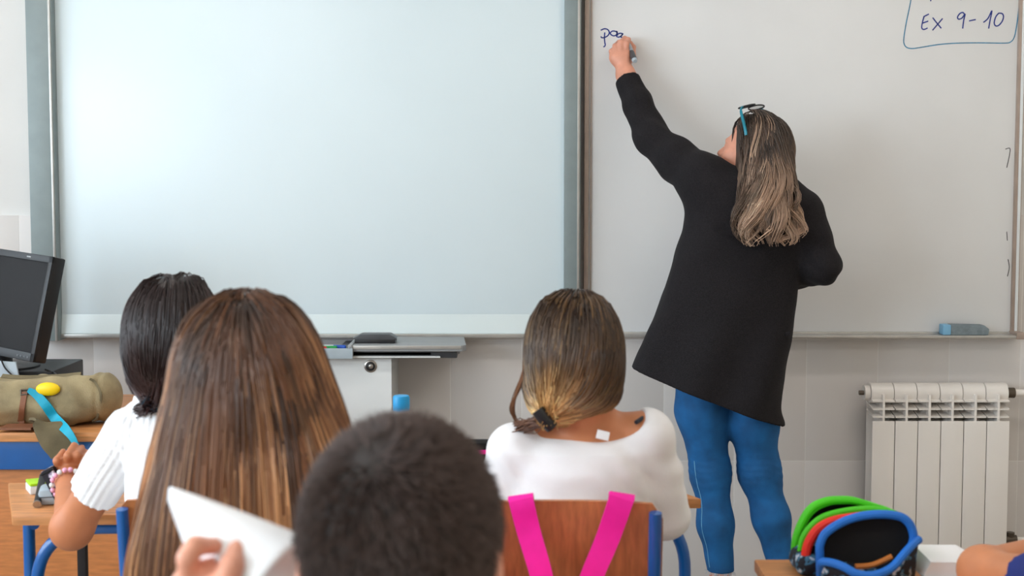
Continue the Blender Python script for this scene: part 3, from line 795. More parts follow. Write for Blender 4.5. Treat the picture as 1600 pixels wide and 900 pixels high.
def hand_sdf_(p, wrist, R, s, curl, spread=.12, thumb=None, sx=1):
    """wrist point, R columns: x across (thumb side = -sx), y to the fingers, z = back of hand; curl = 4 x 3 joint angles"""
    q = ((p - A3(wrist)) @ A3(R)) / s
    d = capsule(q, (0, -.02, 0), (0, .02, 0), .024, .027, flat=((0, 0, 1), .72))
    d = smin(d, rbox(q, (0, .05, 0), (.038, .042, .0135), .0125), .025)
    d = smin(d, capsule(q, (-sx * .022, .015, -.006), (-sx * .034, .05, -.006), .016, .013), .02)
    L = [(.043, .025, .02), (.047, .029, .021), (.044, .027, .021), (.035, .021, .019)]
    for i in range(4):
        x0 = -sx * (.029 - .0195 * i); ang = -sx * spread * (1.2 - i * .8)
        pt = np.array((x0, .086 - (.004, 0, .003, .011)[i], .001)); pts = [pt - (0, .02, 0), pt]; a = 0.0
        for j in range(3):
            a += curl[i][j]
            pt = pt + L[i][j] * np.array((math.sin(ang) * math.cos(a), math.cos(ang) * math.cos(a), -math.sin(a))); pts.append(pt)
        rs = [.0088, .0092, .0082, .0076, .0068] if i < 3 else [.0078, .008, .007, .0066, .006]
        d = smin(d, chain(q, pts, rs, .004), .006)
    th = thumb or [(-sx * .03, .03, -.008), (-sx * .052, .062, -.014), (-sx * .055, .09, -.024), (-sx * .05, .112, -.034)]
    d = smin(d, chain(q, th, [.013, .0105, .0092, .0078], .005), .012)
    return d * s

def cap_part(V, off, lo, hi, vox, colr, extra=None):
    fn = (lambda p: V(p) + off) if extra is None else (lambda p: np.maximum(V(p) + off, extra(p)))
    Vv, Q = sdf_mesh(fn, lo, hi, vox)
    return Vv, Q, np.tile(np.array(colr[:3]), (len(Vv), 1))
def zline(px, Y, pairs): return [(P(px, y, Y)[2], v) for y, v in pairs]
def outline(rows, Y, b, cy=None):
    """rows of (py, px_left, px_right[, half depth]) -> loft sections on the plane y = Y"""
    out = []
    for r in rows:
        Yr = r[4] if len(r) > 4 else Y
        l, q = P(r[1], r[0], Yr), P(r[2], r[0], Yr)
        out.append((l[2], (l[0] + q[0]) / 2, (r[4] if len(r) > 4 else Y) if cy is None else cy, max((q[0] - l[0]) / 2, .004), r[3] if len(r) > 3 else b))
    return out

# ------------------------------------------------------------------ the teacher
TY = -.42
teacher = thing('person', 'woman in a black coat and blue jeans writing on the whiteboard', 'person', tuple(P(1150, 900, TY)[:2]) + (0,))
hc = P(1178, 236, TY + .02); hR = frame((-.78, .54, .25), roll=0.0); HS = .98
neck0 = P(1182, 300, TY + .01)
LS, LE, LW = P(1100, 284, TY), P(1020, 218, -.27), P(978, 118, -.115)
RS, RE, RW = P(1256, 332, TY - .01), P(1284, 416, TY - .05), P(1205, 440, -.20)
# marker first, the fingers close on it
mk_tip, mk_end = P(979, 64, BF - .008), P(989, 88, BF - .085)
ankL, ankR = P(1125, 893, TY), P(1226, 893, TY)
toeL, toeR = np.array((ankL[0] - .02, TY + .14, .035)), np.array((ankR[0] + .03, TY + .13, .035))
def mid(a, b, t=.5): return np.array(a) * (1 - t) + np.array(b) * t
# writing hand in its own frame: fingers up to the board, back of the hand to the viewer
hy_ = mid(P(966, 74, -.075), P(972, 72, -.075)) - LW; hy_ /= np.linalg.norm(hy_)
hz_ = np.array((-.45, -.85, .1)); hz_ -= hy_ * (hz_ @ hy_); hz_ /= np.linalg.norm(hz_)
hx_ = np.cross(hy_, hz_); TH = np.stack([hx_, hy_, hz_], 1)
def teacher_hand(p):
    # back of hand towards viewer, thumb on the image-right side
    d = capsule(p, LE, LW, .036, .027)
    d = smin(d, capsule(p, LW, P(972, 96, -.098), .026, .030, flat=(tuple(hz_), .8)), .02)
    d = smin(d, capsule(p, P(961, 90, -.09), P(976, 84, -.088), .020, .019), .02)
    K = [[P(978, 81, -.098), P(979, 68, -.100), P(982, 62, -.070), P(980, 65, -.046)],          # index
         [P(970, 80, -.100), P(970, 66, -.096), P(976, 60, -.066), P(978, 66, -.046)],          # middle
         [P(963, 84, -.096), P(961, 72, -.090), P(967, 66, -.060), P(972, 72, -.046)],          # ring
         [P(957, 90, -.090), P(955, 80, -.082), P(961, 74, -.058), P(967, 79, -.048)]]          # little
    for i, k in enumerate(K):
        r = (.0092, .0094, .009, .008)[i]; d = smin(d, chain(p, k, [r * 1.05, r, r * .92, r * .82], .004), .006)
    d = smin(d, chain(p, [P(979, 100, -.09), P(988, 86, -.075), P(989, 74, -.055), P(985, 67, -.042)], [.014, .0115, .0098, .008], .006), .012)
    return d
def teacher_skin(p):
    d = head_sdf(p, hc, hR, HS)
    d = smin(d, capsule(p, hc + hR @ np.array((0, -.03, -.05)), neck0, .055, .06), .03)
    d = smin(d, loft(p, [(P(0, 590, TY)[2], P(1148, 590, TY)[0], TY, .13, .09), (P(0, 450, TY)[2], P(1160, 450, TY)[0], TY, .115, .08), (P(0, 330, TY)[2], P(1178, 330, TY)[0], TY, .13, .085), (neck0[2], neck0[0], TY, .07, .06)]), .04)
    d = smin(d, chain(p, [mid(neck0, LS, .3), LS, LE], [.05, .048, .04]), .03)
    d = smin(d, chain(p, [mid(neck0, RS, .3), RS, RE, RW], [.05, .048, .038, .026]), .03)
    d = smin(d, capsule(p, LE, LW, .036, .027), .02); d = smin(d, near(teacher_hand, p, P(970, 85, -.08), .2), .02)
    rh = chain(p, [RW, RW + (-.07, .06, 0), RW + (-.12, .07, -.02)], [.026, .03, .012], .02)
    for k in range(4):
        b0 = RW + np.array((-.075, .06 + (k - 1.5) * .004, .026 - .017 * k)); rh = smin(rh, chain(p, [b0, b0 + (-.04, .02, 0), b0 + (-.065, .005, -.002)], [.009, .0085, .007]), .006)
    rh = smin(rh, chain(p, [RW + (-.03, .05, .03), RW + (-.07, .05, .05), RW + (-.095, .05, .04)], [.012, .010, .008]), .008)
    d = smin(d, rh, .02)
    for hip, kn, an, toe in ((P(1102, 600, TY), P(1112, 745, TY + .01), ankL, toeL), (P(1176, 610, TY), P(1190, 740, TY + .01), ankR, toeR)):
        fl = np.array((an[0], an[1], .06))
        d = smin(d, chain(p, [hip, kn, an, fl], [.065, .043, .032, .034]), .02); d = smin(d, capsule(p, fl - (0, 0, .012), toe, .03, .022), .02)
    return d
lo, hi = bounds([hc, LS, LW, P(960, 55, -.05), P(1320, 420, TY), ankL, ankR, toeL, toeR, RW], .15); lo[2] = -.02; hi[1] = -.001
body = sdf_obj('body', teacher_skin, lo, hi, .0042, 'skin_t', teacher)
eyes(teacher, hc, hR, HS)
# coat
jrows = [(262, 1120, 1230, .075), (290, 1084, 1256, .10), (320, 1074, 1268, .12), (360, 1066, 1260, .125), (400, 1055, 1252, .125), (450, 1042, 1243, .13), (500, 1024, 1237, .135), (550, 1003, 1233, .145), (600, 984, 1229, .15), (680, 962, 1225, .16)]
jsec = outline(jrows, TY, .13)
h0, h1 = P(990, 576, TY), P(1225, 666, TY); hslope = (h1[2] - h0[2]) / (h1[0] - h0[0])
def coat(p):
    d = loft(p, jsec, power=2.3)
    x, z = p[:, 0], p[:, 2]
    fold = .010 * np.sin((x - (z - 1.2) * .45) * 30 + 1.0) * np.clip((1.25 - z) / .5, 0, 1)
    d = d + fold + .002 * nz(p, 38, 3)
    d0_ = d
    # raised arm pulls a diagonal fold across the back
    ga, gb, gc = P(1085, 322, TY - .12), P(1130, 358, TY - .13), P(1185, 384, TY - .13)
    d = smax(d, -(chain(p, [ga, gb, gc], [.020, .017, .008])), .012)
    sl = capsule(p, mid(LS, RS, .14) + (0, 0, -.03), LS, .085, .076); sl = smin(sl, chain(p, [LS + (0, 0, .0), mid(LS, LE), LE], [.075, .066, .058], .03), .03)
    sl = smin(sl, chain(p, [LE, mid(LE, LW, .55), mid(LE, LW, 1.02)], [.058, .048, .041], .02), .02)
    w = np.linalg.norm(p - A3(LE), axis=1)
    sl = sl + .004 * np.sin((p @ A3((.6, .2, .75))) * 110) * np.exp(-(w / .09) ** 2) + .003 * nz(p, 55, 5)
    ax = A3((LW - LE) / np.linalg.norm(LW - LE)); cut = (p - A3(mid(LE, LW, .93))) @ ax
    sl = np.maximum(sl, cut)
    sh = capsule(p, P(1094, 262, TY), P(1110, 268, TY), .03, .035)
    d = smin(d, sh, .05)
    sr = chain(p, [mid(RS, LS, .15), RS, mid(RS, RE), RE, RW], [.055, .058, .057, .055, .045], .03)
    w2 = np.linalg.norm(p - A3(RE), axis=1)
    sr = sr + .004 * np.sin((p @ A3((.5, -.5, .8))) * 100) * np.exp(-(w2 / .08) ** 2) + .003 * nz(p, 55, 9)
    d = smin(smin(d, sl, .045), sr, .03)
    hem = (h0[2] + (x - h0[0]) * hslope) - z
    d = np.maximum(d, np.minimum(-(d0_ + .016), (P(0, 540, TY)[2] - z)))
    d = np.maximum(d, hem)
    # neck opening
    return smax(d, -ellip(p, neck0 + (0, .03, .07), (.07, .08, .09)), .01)
lo, hi = bounds([P(960, 130, -.1), P(1320, 420, TY), P(960, 690, TY), P(1320, 690, TY)], .06); lo[1] = TY - .24; hi[1] = -.01
coat_o = sdf_obj('coat', coat, lo, hi, .0055, 'coat', teacher)
# collar and pocket flap
pk = P(1228, 520, TY - .06)
MB().box((-.004, -.06, -.008), (.012, .05, .006), .003, None, (pk[0] - .006, pk[1] + .02, pk[2])).build('pocket_flap', 'coat', coat_o)
# jeans
def jeans(p):
    L = [P(1097, 590, TY), P(1097, 640, TY), P(1110, 740, TY + .01), P(1118, 820, TY), P(1126, 892, TY)]
    Rr = [P(1176, 590, TY), P(1177, 660, TY), P(1187, 740, TY + .015), P(1205, 810, TY), P(1224, 893, TY)]
    d = None
    for J, rs in ((L, (.082, .079, .058, .052, .043)), (Rr, (.08, .074, .062, .054, .043))):
        k = J[2]; z = p[:, 2]; w = np.exp(-((z - k[2]) / .10) ** 2)
        e = chain(p, J, rs, .04) - .0006 * np.sin((z + .25 * (p[:, 0] - k[0])) * 230 + 2.5 * np.sin(p[:, 0] * 45) + 2 * np.sin(z * 37)) * w
        e = e + .0018 * nz(p, 45, 2)
        d = e if d is None else smin(d, e, .025)
    d = smin(d, loft(p, [(P(0, 610, TY)[2], P(1140, 610, TY)[0], TY, .14, .105), (P(0, 480, TY)[2], P(1150, 480, TY)[0], TY, .12, .09)]), .04)
    return np.maximum(d, P(0, 892, TY)[2] - p[:, 2])
lo, hi = bounds([P(1040, 480, TY), P(1260, 895, TY)], .03); lo[1] = TY - .15; hi[1] = TY + .16
jeans_o = sdf_obj('jeans', jeans, lo, hi, .0045, 'denim', teacher)
m = MB()
seam = spline([P(1086, 720, TY - .03), P(1092, 770, TY - .034), P(1100, 830, TY - .034), P(1106, 888, TY - .03)], 6)
S_ = [];
for q in seam:
    q = np.array(q, dtype=np.float32)[None]
    for _ in range(4): q = q - grad(jeans, q) * jeans(q)[:, None]
    S_.append(q[0])
m.tube(S_, .0013, 6); m.build('side_seam', 'denim_thread', jeans_o)
m = MB()
for an in (ankL, ankR):
    for k in range(70):
        a = random.uniform(0, 6.28); r = .040
        b = Vector((an[0] + r * math.cos(a), TY + r * math.sin(a), P(0, 892, TY)[2] + .002)); m.tube([b, b + Vector((random.uniform(-.008, .008) + .004 * math.cos(a), .006 * math.sin(a), -random.uniform(.004, .012)))], .0009, 4)
fr = m.build('frayed_hem', 'fray', jeans_o); fr['kind'] = 'stuff'
for an, toe in ((ankL, toeL), (ankR, toeR)):
    sdf_obj('shoe', lambda p: np.maximum(smin(capsule(p, (an[0], an[1] - .03, .038), tuple(toe), .042, .034), capsule(p, (an[0], an[1], .05), (an[0], an[1], .085), .04, .042), .03), .002 - p[:, 2]),
            (min(an[0], toe[0]) - .08, an[1] - .12, -.01), (max(an[0], toe[0]) + .08, toe[1] + .06, .16), .006, 'shoe', teacher)
# hair: wavy, dark roots and ash-blond lengths
trows = [(174, 1172, 1192, .02, TY - .0), (180, 1158, 1206, .05, TY), (196, 1150, 1222, .085, TY - .005), (225, 1147, 1230, .10, TY - .012), (262, 1146, 1235, .10, TY - .035), (300, 1145, 1242, .085, TY - .08), (340, 1147, 1244, .055, TY - .135), (368, 1158, 1234, .03, TY - .162), (384, 1172, 1226, .02, TY - .172)]
tsec = outline(trows, TY, .1)
def t_vol(p): return smin(loft(p, tsec, k=.012), np.maximum(skull(p, hc, hR, HS) - .010, face_side(p)), .01)
topz = P(0, 268, TY)[2]; endz = P(0, 378, TY)[2]
def face_side(p):
    q = ((p - A3(hc)) @ A3(hR)) / HS
    return q[:, 1] - np.interp(q[:, 2], [-.12, -.02, .05, .09, .13], [.020, .030, .055, .095, .13])
N = 3000
rt, ng = surface_points(t_vol, [P(1130, 300, 0)[0], TY - .14, topz], [P(1260, 170, 0)[0], TY + .12, P(0, 165, TY)[2]], N, lambda p, g: (p[:, 2] > topz) & (face_side(p) < 0))
part = hc + hR @ np.array((0.0, .05, .11))
d0 = nrm(rt - A3(part)) + ng * .15 - np.array([[0, 0, .3]]) - hR[:, 1][None] * .6
steplen = np.clip((rt[:, 2] - endz) * 1.12, .08, .5) / 23
bk = -hR[:, 1] * np.array((1, 1, 0))
def fl(p, i): return np.array([[0, 0, -1.0]]) + bk[None] * np.clip((face_side(p) + .02) * 14, 0, .8)[:, None] + RNG.normal(0, .05, (len(p), 3))
ps = grow(t_vol, rt, d0, 24, steplen, fl, RNG.uniform(-.004, .005, N).astype(np.float32), .45)
ps, cl = clumpify(ps, 75, .95, .027, 1.8, .30, .5)
V1, Q1 = strands_geo(ps, .0015, .0009)
C1 = strand_cols(N, 24, 3, lin(48, 34, 28), lin(168, 138, 116), .9, cl, .68, .25, lin(214, 190, 168), .38, 85, .8)
capT = cap_part(t_vol, .008, [P(1120, 300, TY)[0], TY - .22, P(0, 372, TY)[2]], [P(1275, 300, TY)[0], TY + .14, P(0, 165, TY)[2]], .006, lin(84, 66, 54), lambda p: np.maximum(face_side(p) + .004, P(0, 360, TY)[2] - p[:, 2]))
zz = np.clip((capT[0][:, 2] - endz) / (P(0, 180, TY)[2] - endz), 0, 1)[:, None]
capT = (capT[0], capT[1], np.array(lin(46, 34, 28)[:3]) * zz + np.array(lin(96, 78, 66)[:3]) * (1 - zz))
hair_obj('hair', teacher, [(V1, Q1, C1), capT])
# marker held in the hand
mk = thing('marker', 'grey whiteboard marker in the hand of the woman in black', 'marker', tuple(mk_tip))
dv = Vector(mk_end - mk_tip); q = Vector(mk_tip)
MB().tube([q, q + dv * .12], .003, 10, rs=[.002, .0045]).build('nib', 'ink', mk)
MB().tube([q + dv * .12, q + dv * .3, q + dv * .95, q + dv * 1.25], .0095, 16, rs=[.0065, .0095, .0095, .0095]).build('barrel', 'silver', mk)
MB().tube([q + dv * .75, q + dv * 1.22], .0100, 16).build('label_band', 'grey_plastic', mk)
MB().tube([q + dv * 1.25, q + dv * 1.32], .0095, 16, rs=[.0095, .007]).build('end_plug', 'silver', mk)
M['teal_dark'] = mat('teal_plastic', lin(0, 128, 150), .4)
# glasses pushed up into the hair
gl = thing('glasses', 'dark-framed spectacles with teal temples pushed up on the head of the woman in black', 'glasses', tuple(hc + hR @ np.array((0, .05, .13))))
HL = lambda x, y, z: Vector(hc + hR @ (np.array((x, y, z)) * HS))
for sx in (-1, 1):
    ring = [HL(sx * .036 + .031 * math.cos(a), .046 - .022 * math.sin(a), .138 + .012 * math.sin(a) - .18 * abs(sx * .036 + .031 * math.cos(a)) * .5) for a in np.linspace(0, 2 * math.pi, 25)]
    rim = MB().tube(ring, .0024, 8).build('rim', 'black', gl)
    MB().raw([HL(sx * .036, .046, .135)] + ring[:-1], [(0, i + 1, (i + 1) % 24 + 1) for i in range(24)]).build('lens', 'lens', rim)
    te = spline([HL(sx * .066, .044, .131), HL(sx * .090, .038, .122), HL(sx * .109, .004, .080), HL(sx * .113, -.012, .052)], 6)
    v, f = ribbon(te, HL(0, 0, 1) - HL(0, 0, 0), .009, .004); MB().raw(v, f).build('temple', M['teal_dark'], gl)
MB().tube([HL(-.008, .048, .138), HL(0, .051, .141), HL(.008, .048, .138)], .0022, 8).build('bridge', 'black', gl)

# ------------------------------------------------------------------ pupils
handB = handD = None
def pupil(label, spec):
    """spec: hc, hR, hs, neck, sec (torso sections), arms [(S, E, W, hand fn)], seat (x, y), skin"""
    x, y = spec['seat']
    t = thing('person', label, 'person', (x, y, 0))
    hc_, hR_, hs = spec['hc'], spec['hR'], spec['hs']
    legs = []
    for sx in (-1, 1):
        legs.append([np.array((x + sx * .075, y + .0, .505)), np.array((x + sx * .09, y + .36, .50)), np.array((x + sx * .09, y + .33 - spec.get('tuck', 0), .10)), np.array((x + sx * .095, y + .44 - spec.get('tuck', 0), .04))])
    sec = spec['sec']
    def skin(p):
        d = head_sdf(p, hc_, hR_, hs)
        d = smin(d, capsule(p, hc_ + hR_ @ np.array((0, -.03, -.06)), spec['neck'], .045 * hs / .93, .05), .03)
        d = smin(d, loft(p, [(s[0], s[1], s[2], s[3] - .012, s[4] - .012) for s in sec]), .03)
        for S, E, W, hf, *rest in spec['arms']:
            r = rest[0] if rest else (.038, .036, .030, .022)
            d = smin(d, chain(p, [mid(spec['neck'], S, .35), S, E, W], [.036, r[0], r[2], r[3]], .03), .03)
            if hf is not None: d = smin(d, hf(p) if hf not in (handB, handD) else near(hf, p, W + (0, .02, .04), .22), .014)
        for L in legs:
            d = smin(d, chain(p, [L[0], L[1], L[2]], [.056, .044, .03]), .03); d = smin(d, capsule(p, L[2] - (0, 0, .05), L[3], .028, .022), .02)
        return d
    pts = [hc_ + (0, 0, .14), hc_ - (.1, .12, 0), hc_ + (.1, .12, 0)] + [q for a in spec['arms'] for q in a[:3]] + [q for L in legs for q in L] + spec.get('reach', [])
    lo, hi = bounds(pts, .10); lo[2] = -.01
    b = sdf_obj('body', skin, lo, hi, spec.get('vox', .006), spec['skin'], t)
    eyes(t, hc_, hR_, hs)
    def trousers(p):
        d = None
        for L in legs:
            e = chain(p, [L[0], L[1], L[2]], [.068, .056, .044]) + .002 * nz(p, 40, 4); d = e if d is None else smin(d, e, .03)
        d = smin(d, ellip(p, (x, y - .02, .53), (.155, .115, .095)), .04)
        return np.maximum(np.maximum(d, .11 - p[:, 2]), .437 - p[:, 2] - 10 * np.maximum(0, p[:, 1] - (y + .26)))
    lo, hi = bounds([q for L in legs for q in L[:3]] + [(x - .18, y - .15, .6)], .08)
    sdf_obj('trousers', trousers, lo, hi, .009, spec.get('trousers', 'dark_cloth'), t)
    for L in legs:
        a = L[2]; f = L[3]
        sdf_obj('shoe', lambda p: np.maximum(smin(capsule(p, (a[0], a[1] - .02, .037), (f[0], f[1], .036), .038, .034), capsule(p, a - (0, 0, .05), a, .036, .036), .02), .002 - p[:, 2]), (a[0] - .07, a[1] - .1, -.01), (a[0] + .07, f[1] + .06, .15), .008, 'shoe', t)
    return t
def shoulders(p, neck, arms, r):
    d = None
    for S, E, W, *_ in arms:
        e = capsule(p, mid(neck, S, .15) - (0, 0, .035), S, r, r * .95); d = e if d is None else smin(d, e, .03)
    return d
def half(p, a, b, t):
    """signed distance past the plane across a->b at fraction t"""
    ax = (np.array(b) - a); ax = ax / np.linalg.norm(ax); return (p - A3(mid(a, b, t))) @ A3(ax)

# ---- girl in the loose white tee, chair with pink straps
AY = -2.40
hcA = P(897, 563, AY + .01); hRA = frame((-.18, .97, -.12), roll=.06)
neckA = P(915, 672, AY + .01)
SA_L, EA_L, WA_L = P(806, 704, AY), P(778, 800, AY + .03), P(800, 792, -2.06)
SA_R, EA_R, WA_R = P(1010, 682, AY), P(1040, 804, AY + .04), P(1000, 792, -2.04)
def flat_hand(W, to, sx):
    yv = np.array(to, float) - W; yv /= np.linalg.norm(yv); z = np.array((0, 0, 1.0)); z -= yv * (z @ yv); z /= np.linalg.norm(z)
    R = np.stack([np.cross(yv, z), yv, z], 1); c = [[.25, .35, .25]] * 4
    return lambda p: hand_sdf(p, W, R, .9, c, .1, None, sx)
arA = [(SA_L, EA_L, WA_L, flat_hand(WA_L, WA_L + (.03, .1, -.01), -1)), (SA_R, EA_R, WA_R, flat_hand(WA_R, WA_R + (-.05, .1, -.01), 1))]
arA[0][2][2] = arA[1][2][2] = DZ + .05
secA = outline([(672, 880, 960, .05), (700, 800, 1018, .075), (730, 795, 1022, .085), (770, 798, 1018, .088), (830, 800, 1015, .09), (1010, 790, 1025, .10)], AY, .09, AY)
gA = pupil('girl with blond-tipped hair and a loose white tee, seated with pink straps behind her', dict(hc=hcA, hR=hRA, hs=.93, neck=neckA, sec=secA, arms=arA, seat=(P(908, 900, AY)[0], AY - .02), skin='skin_a', reach=[WA_L + (0, .18, 0), WA_R + (0, .18, 0)]))
def teeA(p):
    d = loft(p, secA, power=2.2)
    d = smin(d, shoulders(p, neckA, arA, .044), .03)
    x, z = p[:, 0], p[:, 2]
    for S, E, sd in ((SA_L, EA_L, 1), (SA_R, EA_R, 2)):
        e = chain(p, [S, mid(S, E, .5), mid(S, E, 1.02)], [.046, .044, .045], .02); e = e + .002 * nz(p, 48, sd + 3)
        d = smin(d, e, .025)
    d = d + .0014 * np.sin(((x - P(905, 0, AY)[0]) * .55 + z) * 110 + 3 * np.sin(x * 31)) * np.clip((.98 - z) / .06, 0, 1) * np.clip((z - .8) / .08, .25, 1) + .001 * nz(p, 36, 2)
    return smax(d, -ellip(p, P(923, 635, AY - .035), (.098, .12, .059), frame((0, 1, 0), roll=-.17)), .006)
lo, hi = bounds([P(740, 630, AY), P(1090, 1010, AY)], .03); lo[1] = AY - .14; hi[1] = AY + .14
tee_o = sdf_obj('tee_shirt', teeA, lo, hi, .005, 'tee', gA)
tg = P(942, 680, AY - .060)
MB().box((-.011, -.0012, -.008), (.011, .0012, .008), .0008, Matrix.Rotation(.25, 3, 'Y') @ Matrix.Rotation(-.5, 3, 'X'), tg).build('care_tag', 'paper', tee_o)
vrA = [(457, 886, 910, .015), (462, 866, 932, .045), (475, 847, 947, .07), (500, 832, 960, .088), (530, 824, 969, .096), (565, 820, 973, .096), (600, 817, 971, .088), (625, 822, 962, .074), (645, 838, 940, .052), (660, 850, 905, .03)]
vsA = outline(vrA, AY, .09, AY - .005)
def volA(p): return smin(loft(p, vsA, k=.012), np.maximum(skull(p, hcA, hRA, .93) - .009, P(0, 560, AY)[2] - p[:, 2]), .02)
TA = P(853, 656, AY - .075)
def ponytail(name, parent, vol, box, Y, tie, tail, zroot, N, c0, c1, cpow, streak, sp, capc, part_x, cap_pad=.006, amp=.35, tspread=.005, tcol=None):
    zr = P(0, zroot, Y)[2]
    lo, hi = box
    rt, ng = surface_points(vol, lo, hi, N, lambda p, g: (p[:, 2] > zr) & (p[:, 1] < Y + .055))
    tgt = np.array(tie)[None] + RNG.normal(0, .006, (N, 3))
    n = 26; dist = np.linalg.norm(rt - tgt, axis=1); step = dist * 1.25 / 17
    side = np.clip((rt[:, 0] - part_x) / .04, -1, 1)
    d0 = np.stack([side * .6, -.4 * np.ones(N), -.4 * np.ones(N)], 1)
    ta = [np.array(q) for q in tail]
    def fl(p, i):
        v = tgt - p; L = np.linalg.norm(v, axis=1, keepdims=True)
        down = np.array([[0, -.15, -1.0]]); w = np.clip(L / .16, 0, 1) * np.clip(1 - i / 16, 0, 1)
        return (v / (L + 1e-6)) * (1 - .8 * w) + down * .8 * w
    p0 = grow(vol, rt, d0, 18, step, fl, RNG.uniform(-.003, .003, N).astype(np.float32), .35)
    w = (np.linspace(0, 1, 18) ** 5)[None, :, None]; p0 = p0 * (1 - w) + tgt[:, None] * w
    p0, cl = clumpify(p0, 60, .35, .0, 1, .5, 0)
    p0[:, -1] = tgt
    V1, Q1 = strands_geo(p0, .0011, .0009); C1 = strand_cols(N, 18, 3, c0, c1, cpow, cl, amp, .2, streak, sp, 60)
    parts = [(V1, Q1, C1)]
    Vc, Qc, Cc = cap_part(vol, cap_pad, lo, hi, .006, capc); 
    zt_, zb_ = hi[2], lo[2]; k = np.clip((zt_ - Vc[:, 2]) / (zt_ - zb_), 0, 1)[:, None] ** 1.6
    parts.append((Vc, Qc, np.array(capc[:3]) * (1 - k) + np.array(c1[:3]) * .6 * k))
    # tail
    Nt = 260; b = tgt[RNG.integers(0, N, Nt)]; path = [b]
    for j, q in enumerate(ta): path.append(q[None] + RNG.normal(0, 1, (Nt, 3)) * (tspread + .001 * j))
    path = np.stack(path, 1); tt = np.linspace(0, len(ta), 12); pts = []
    for t_ in tt:
        i = min(int(t_), len(ta) - 1); f_ = t_ - i; pts.append(path[:, i] * (1 - f_) + path[:, i + 1] * f_)
    V2, Q2 = strands_geo(np.stack(pts, 1), .0012, .0008); C2 = strand_cols(Nt, 12, 3, tcol or c1, tcol or c1, 1, RNG.integers(0, 40, Nt), .3, .2)
    parts.append((V2, Q2, C2))
    return parts
bx = ([P(800, 0, AY)[0], AY - .12, P(0, 668, AY)[2]], [P(985, 0, AY)[0], AY + .11, P(0, 450, AY)[2]])
pa = ponytail('hair', gA, volA, bx, AY, TA, [P(832, 663, AY - .06), P(808, 668, AY - .01), P(798, 690, AY + .06), P(800, 740, AY + .10)], 600, 3600, lin(46, 27, 19), lin(238, 182, 116), 1.35, lin(250, 212, 150), .42, lin(60, 38, 26), P(905, 0, AY)[0], tcol=lin(104, 68, 48))
ls = []
for k in range(26):
    j = lambda a: a + random.gauss(0, 2.2)
    ls.append([np.array(q) for q in spline([P(j(832), j(545), AY - .03), P(j(812), j(600), AY - .02), P(j(800), j(640), AY - .01), P(j(812), j(668), AY)], 5)])
ls = np.array(ls, dtype=np.float32); V2, Q2 = strands_geo(ls, .0009, .0006); pa.append((V2, Q2, strand_cols(len(ls), ls.shape[1], 3, lin(140, 92, 56), lin(120, 84, 60), 1, RNG.integers(0, 9, len(ls)), .25, .2)))
hA = hair_obj('hair', gA, pa)
MB().tube([TA + np.array((-.014, -.006, .018)), TA + np.array((-.004, -.008, .004)), TA + np.array((.010, -.004, -.012))], .0115, 14).build('hair_tie', 'black', hA)
st = P(992, 655, AY - .02); MB().tube(spline([P(994, 660, AY - .045), P(1004, 653, AY - .02), P(1008, 650, AY + .02)], 4), .004, 8).build('strap', 'navy', tee_o)

# ---- girl in ribbed white
BY = -2.29
hcB = P(268, 533, BY + .01); hRB = frame((.05, .97, -.10), roll=-.03)
neckB = P(262, 640, BY + .02)
SB_L, EB_L, WB_L = P(204, 678, BY), P(112, 826, -2.20), P(106, 768, -1.98)
SB_R, EB_R, WB_R = P(345, 678, BY), P(372, 812, BY + .05), P(350, 775, -1.98)
WB_L[2] = max(WB_L[2], DZ + .055); WB_R[2] = DZ + .065
def handB(p):
    tip = [P(99, 706, -1.92), P(116, 695, -1.91), P(128, 700, -1.90), P(137, 708, -1.90)]
    kn = [P(100, 746, -1.93), P(109, 740, -1.925), P(119, 739, -1.92), P(128, 741, -1.92)]
    d = capsule(p, WB_L, mid(kn[1], kn[2], .5), .022, .026, flat=((0, 1, 0), .7))
    d = smin(d, capsule(p, kn[0], kn[3], .014, .013), .015)
    md = [P(89, 720, -1.955), P(106, 712, -1.955), P(121, 712, -1.95), P(134, 719, -1.945)]
    for i in range(4): d = smin(d, chain(p, [kn[i], md[i], tip[i]], [.0098, .0088, .0074], .003), .005)
    d = smin(d, chain(p, [WB_L + (.02, .01, .01), P(126, 756, -1.96), P(134, 742, -1.95)], [.012, .010, .008], .005), .01)
    return d
arB = [(SB_L, EB_L, WB_L, handB, (.037, .034, .035, .023)), (SB_R, EB_R, WB_R, flat_hand(WB_R, WB_R + (-.04, .1, -.01), 1))]
secB = outline([(640, 225, 300, .05), (668, 205, 335, .07), (700, 202, 345, .085), (750, 200, 345, .09), (820, 200, 342, .092), (1000, 190, 350, .10)], BY, .09, BY)
gB = pupil('dark-haired girl in a ribbed white tee with one elbow off the desk', dict(hc=hcB, hR=hRB, hs=.93, neck=neckB, sec=secB, arms=arB, seat=(P(272, 900, BY)[0], BY + .02), skin='skin_b', reach=[P(80, 690, -1.85), WB_R + (0, .18, 0)], vox=.005))
uB = (EB_L - SB_L); uB = np.cross(uB, (0, 1, 0)); uB /= np.linalg.norm(uB)
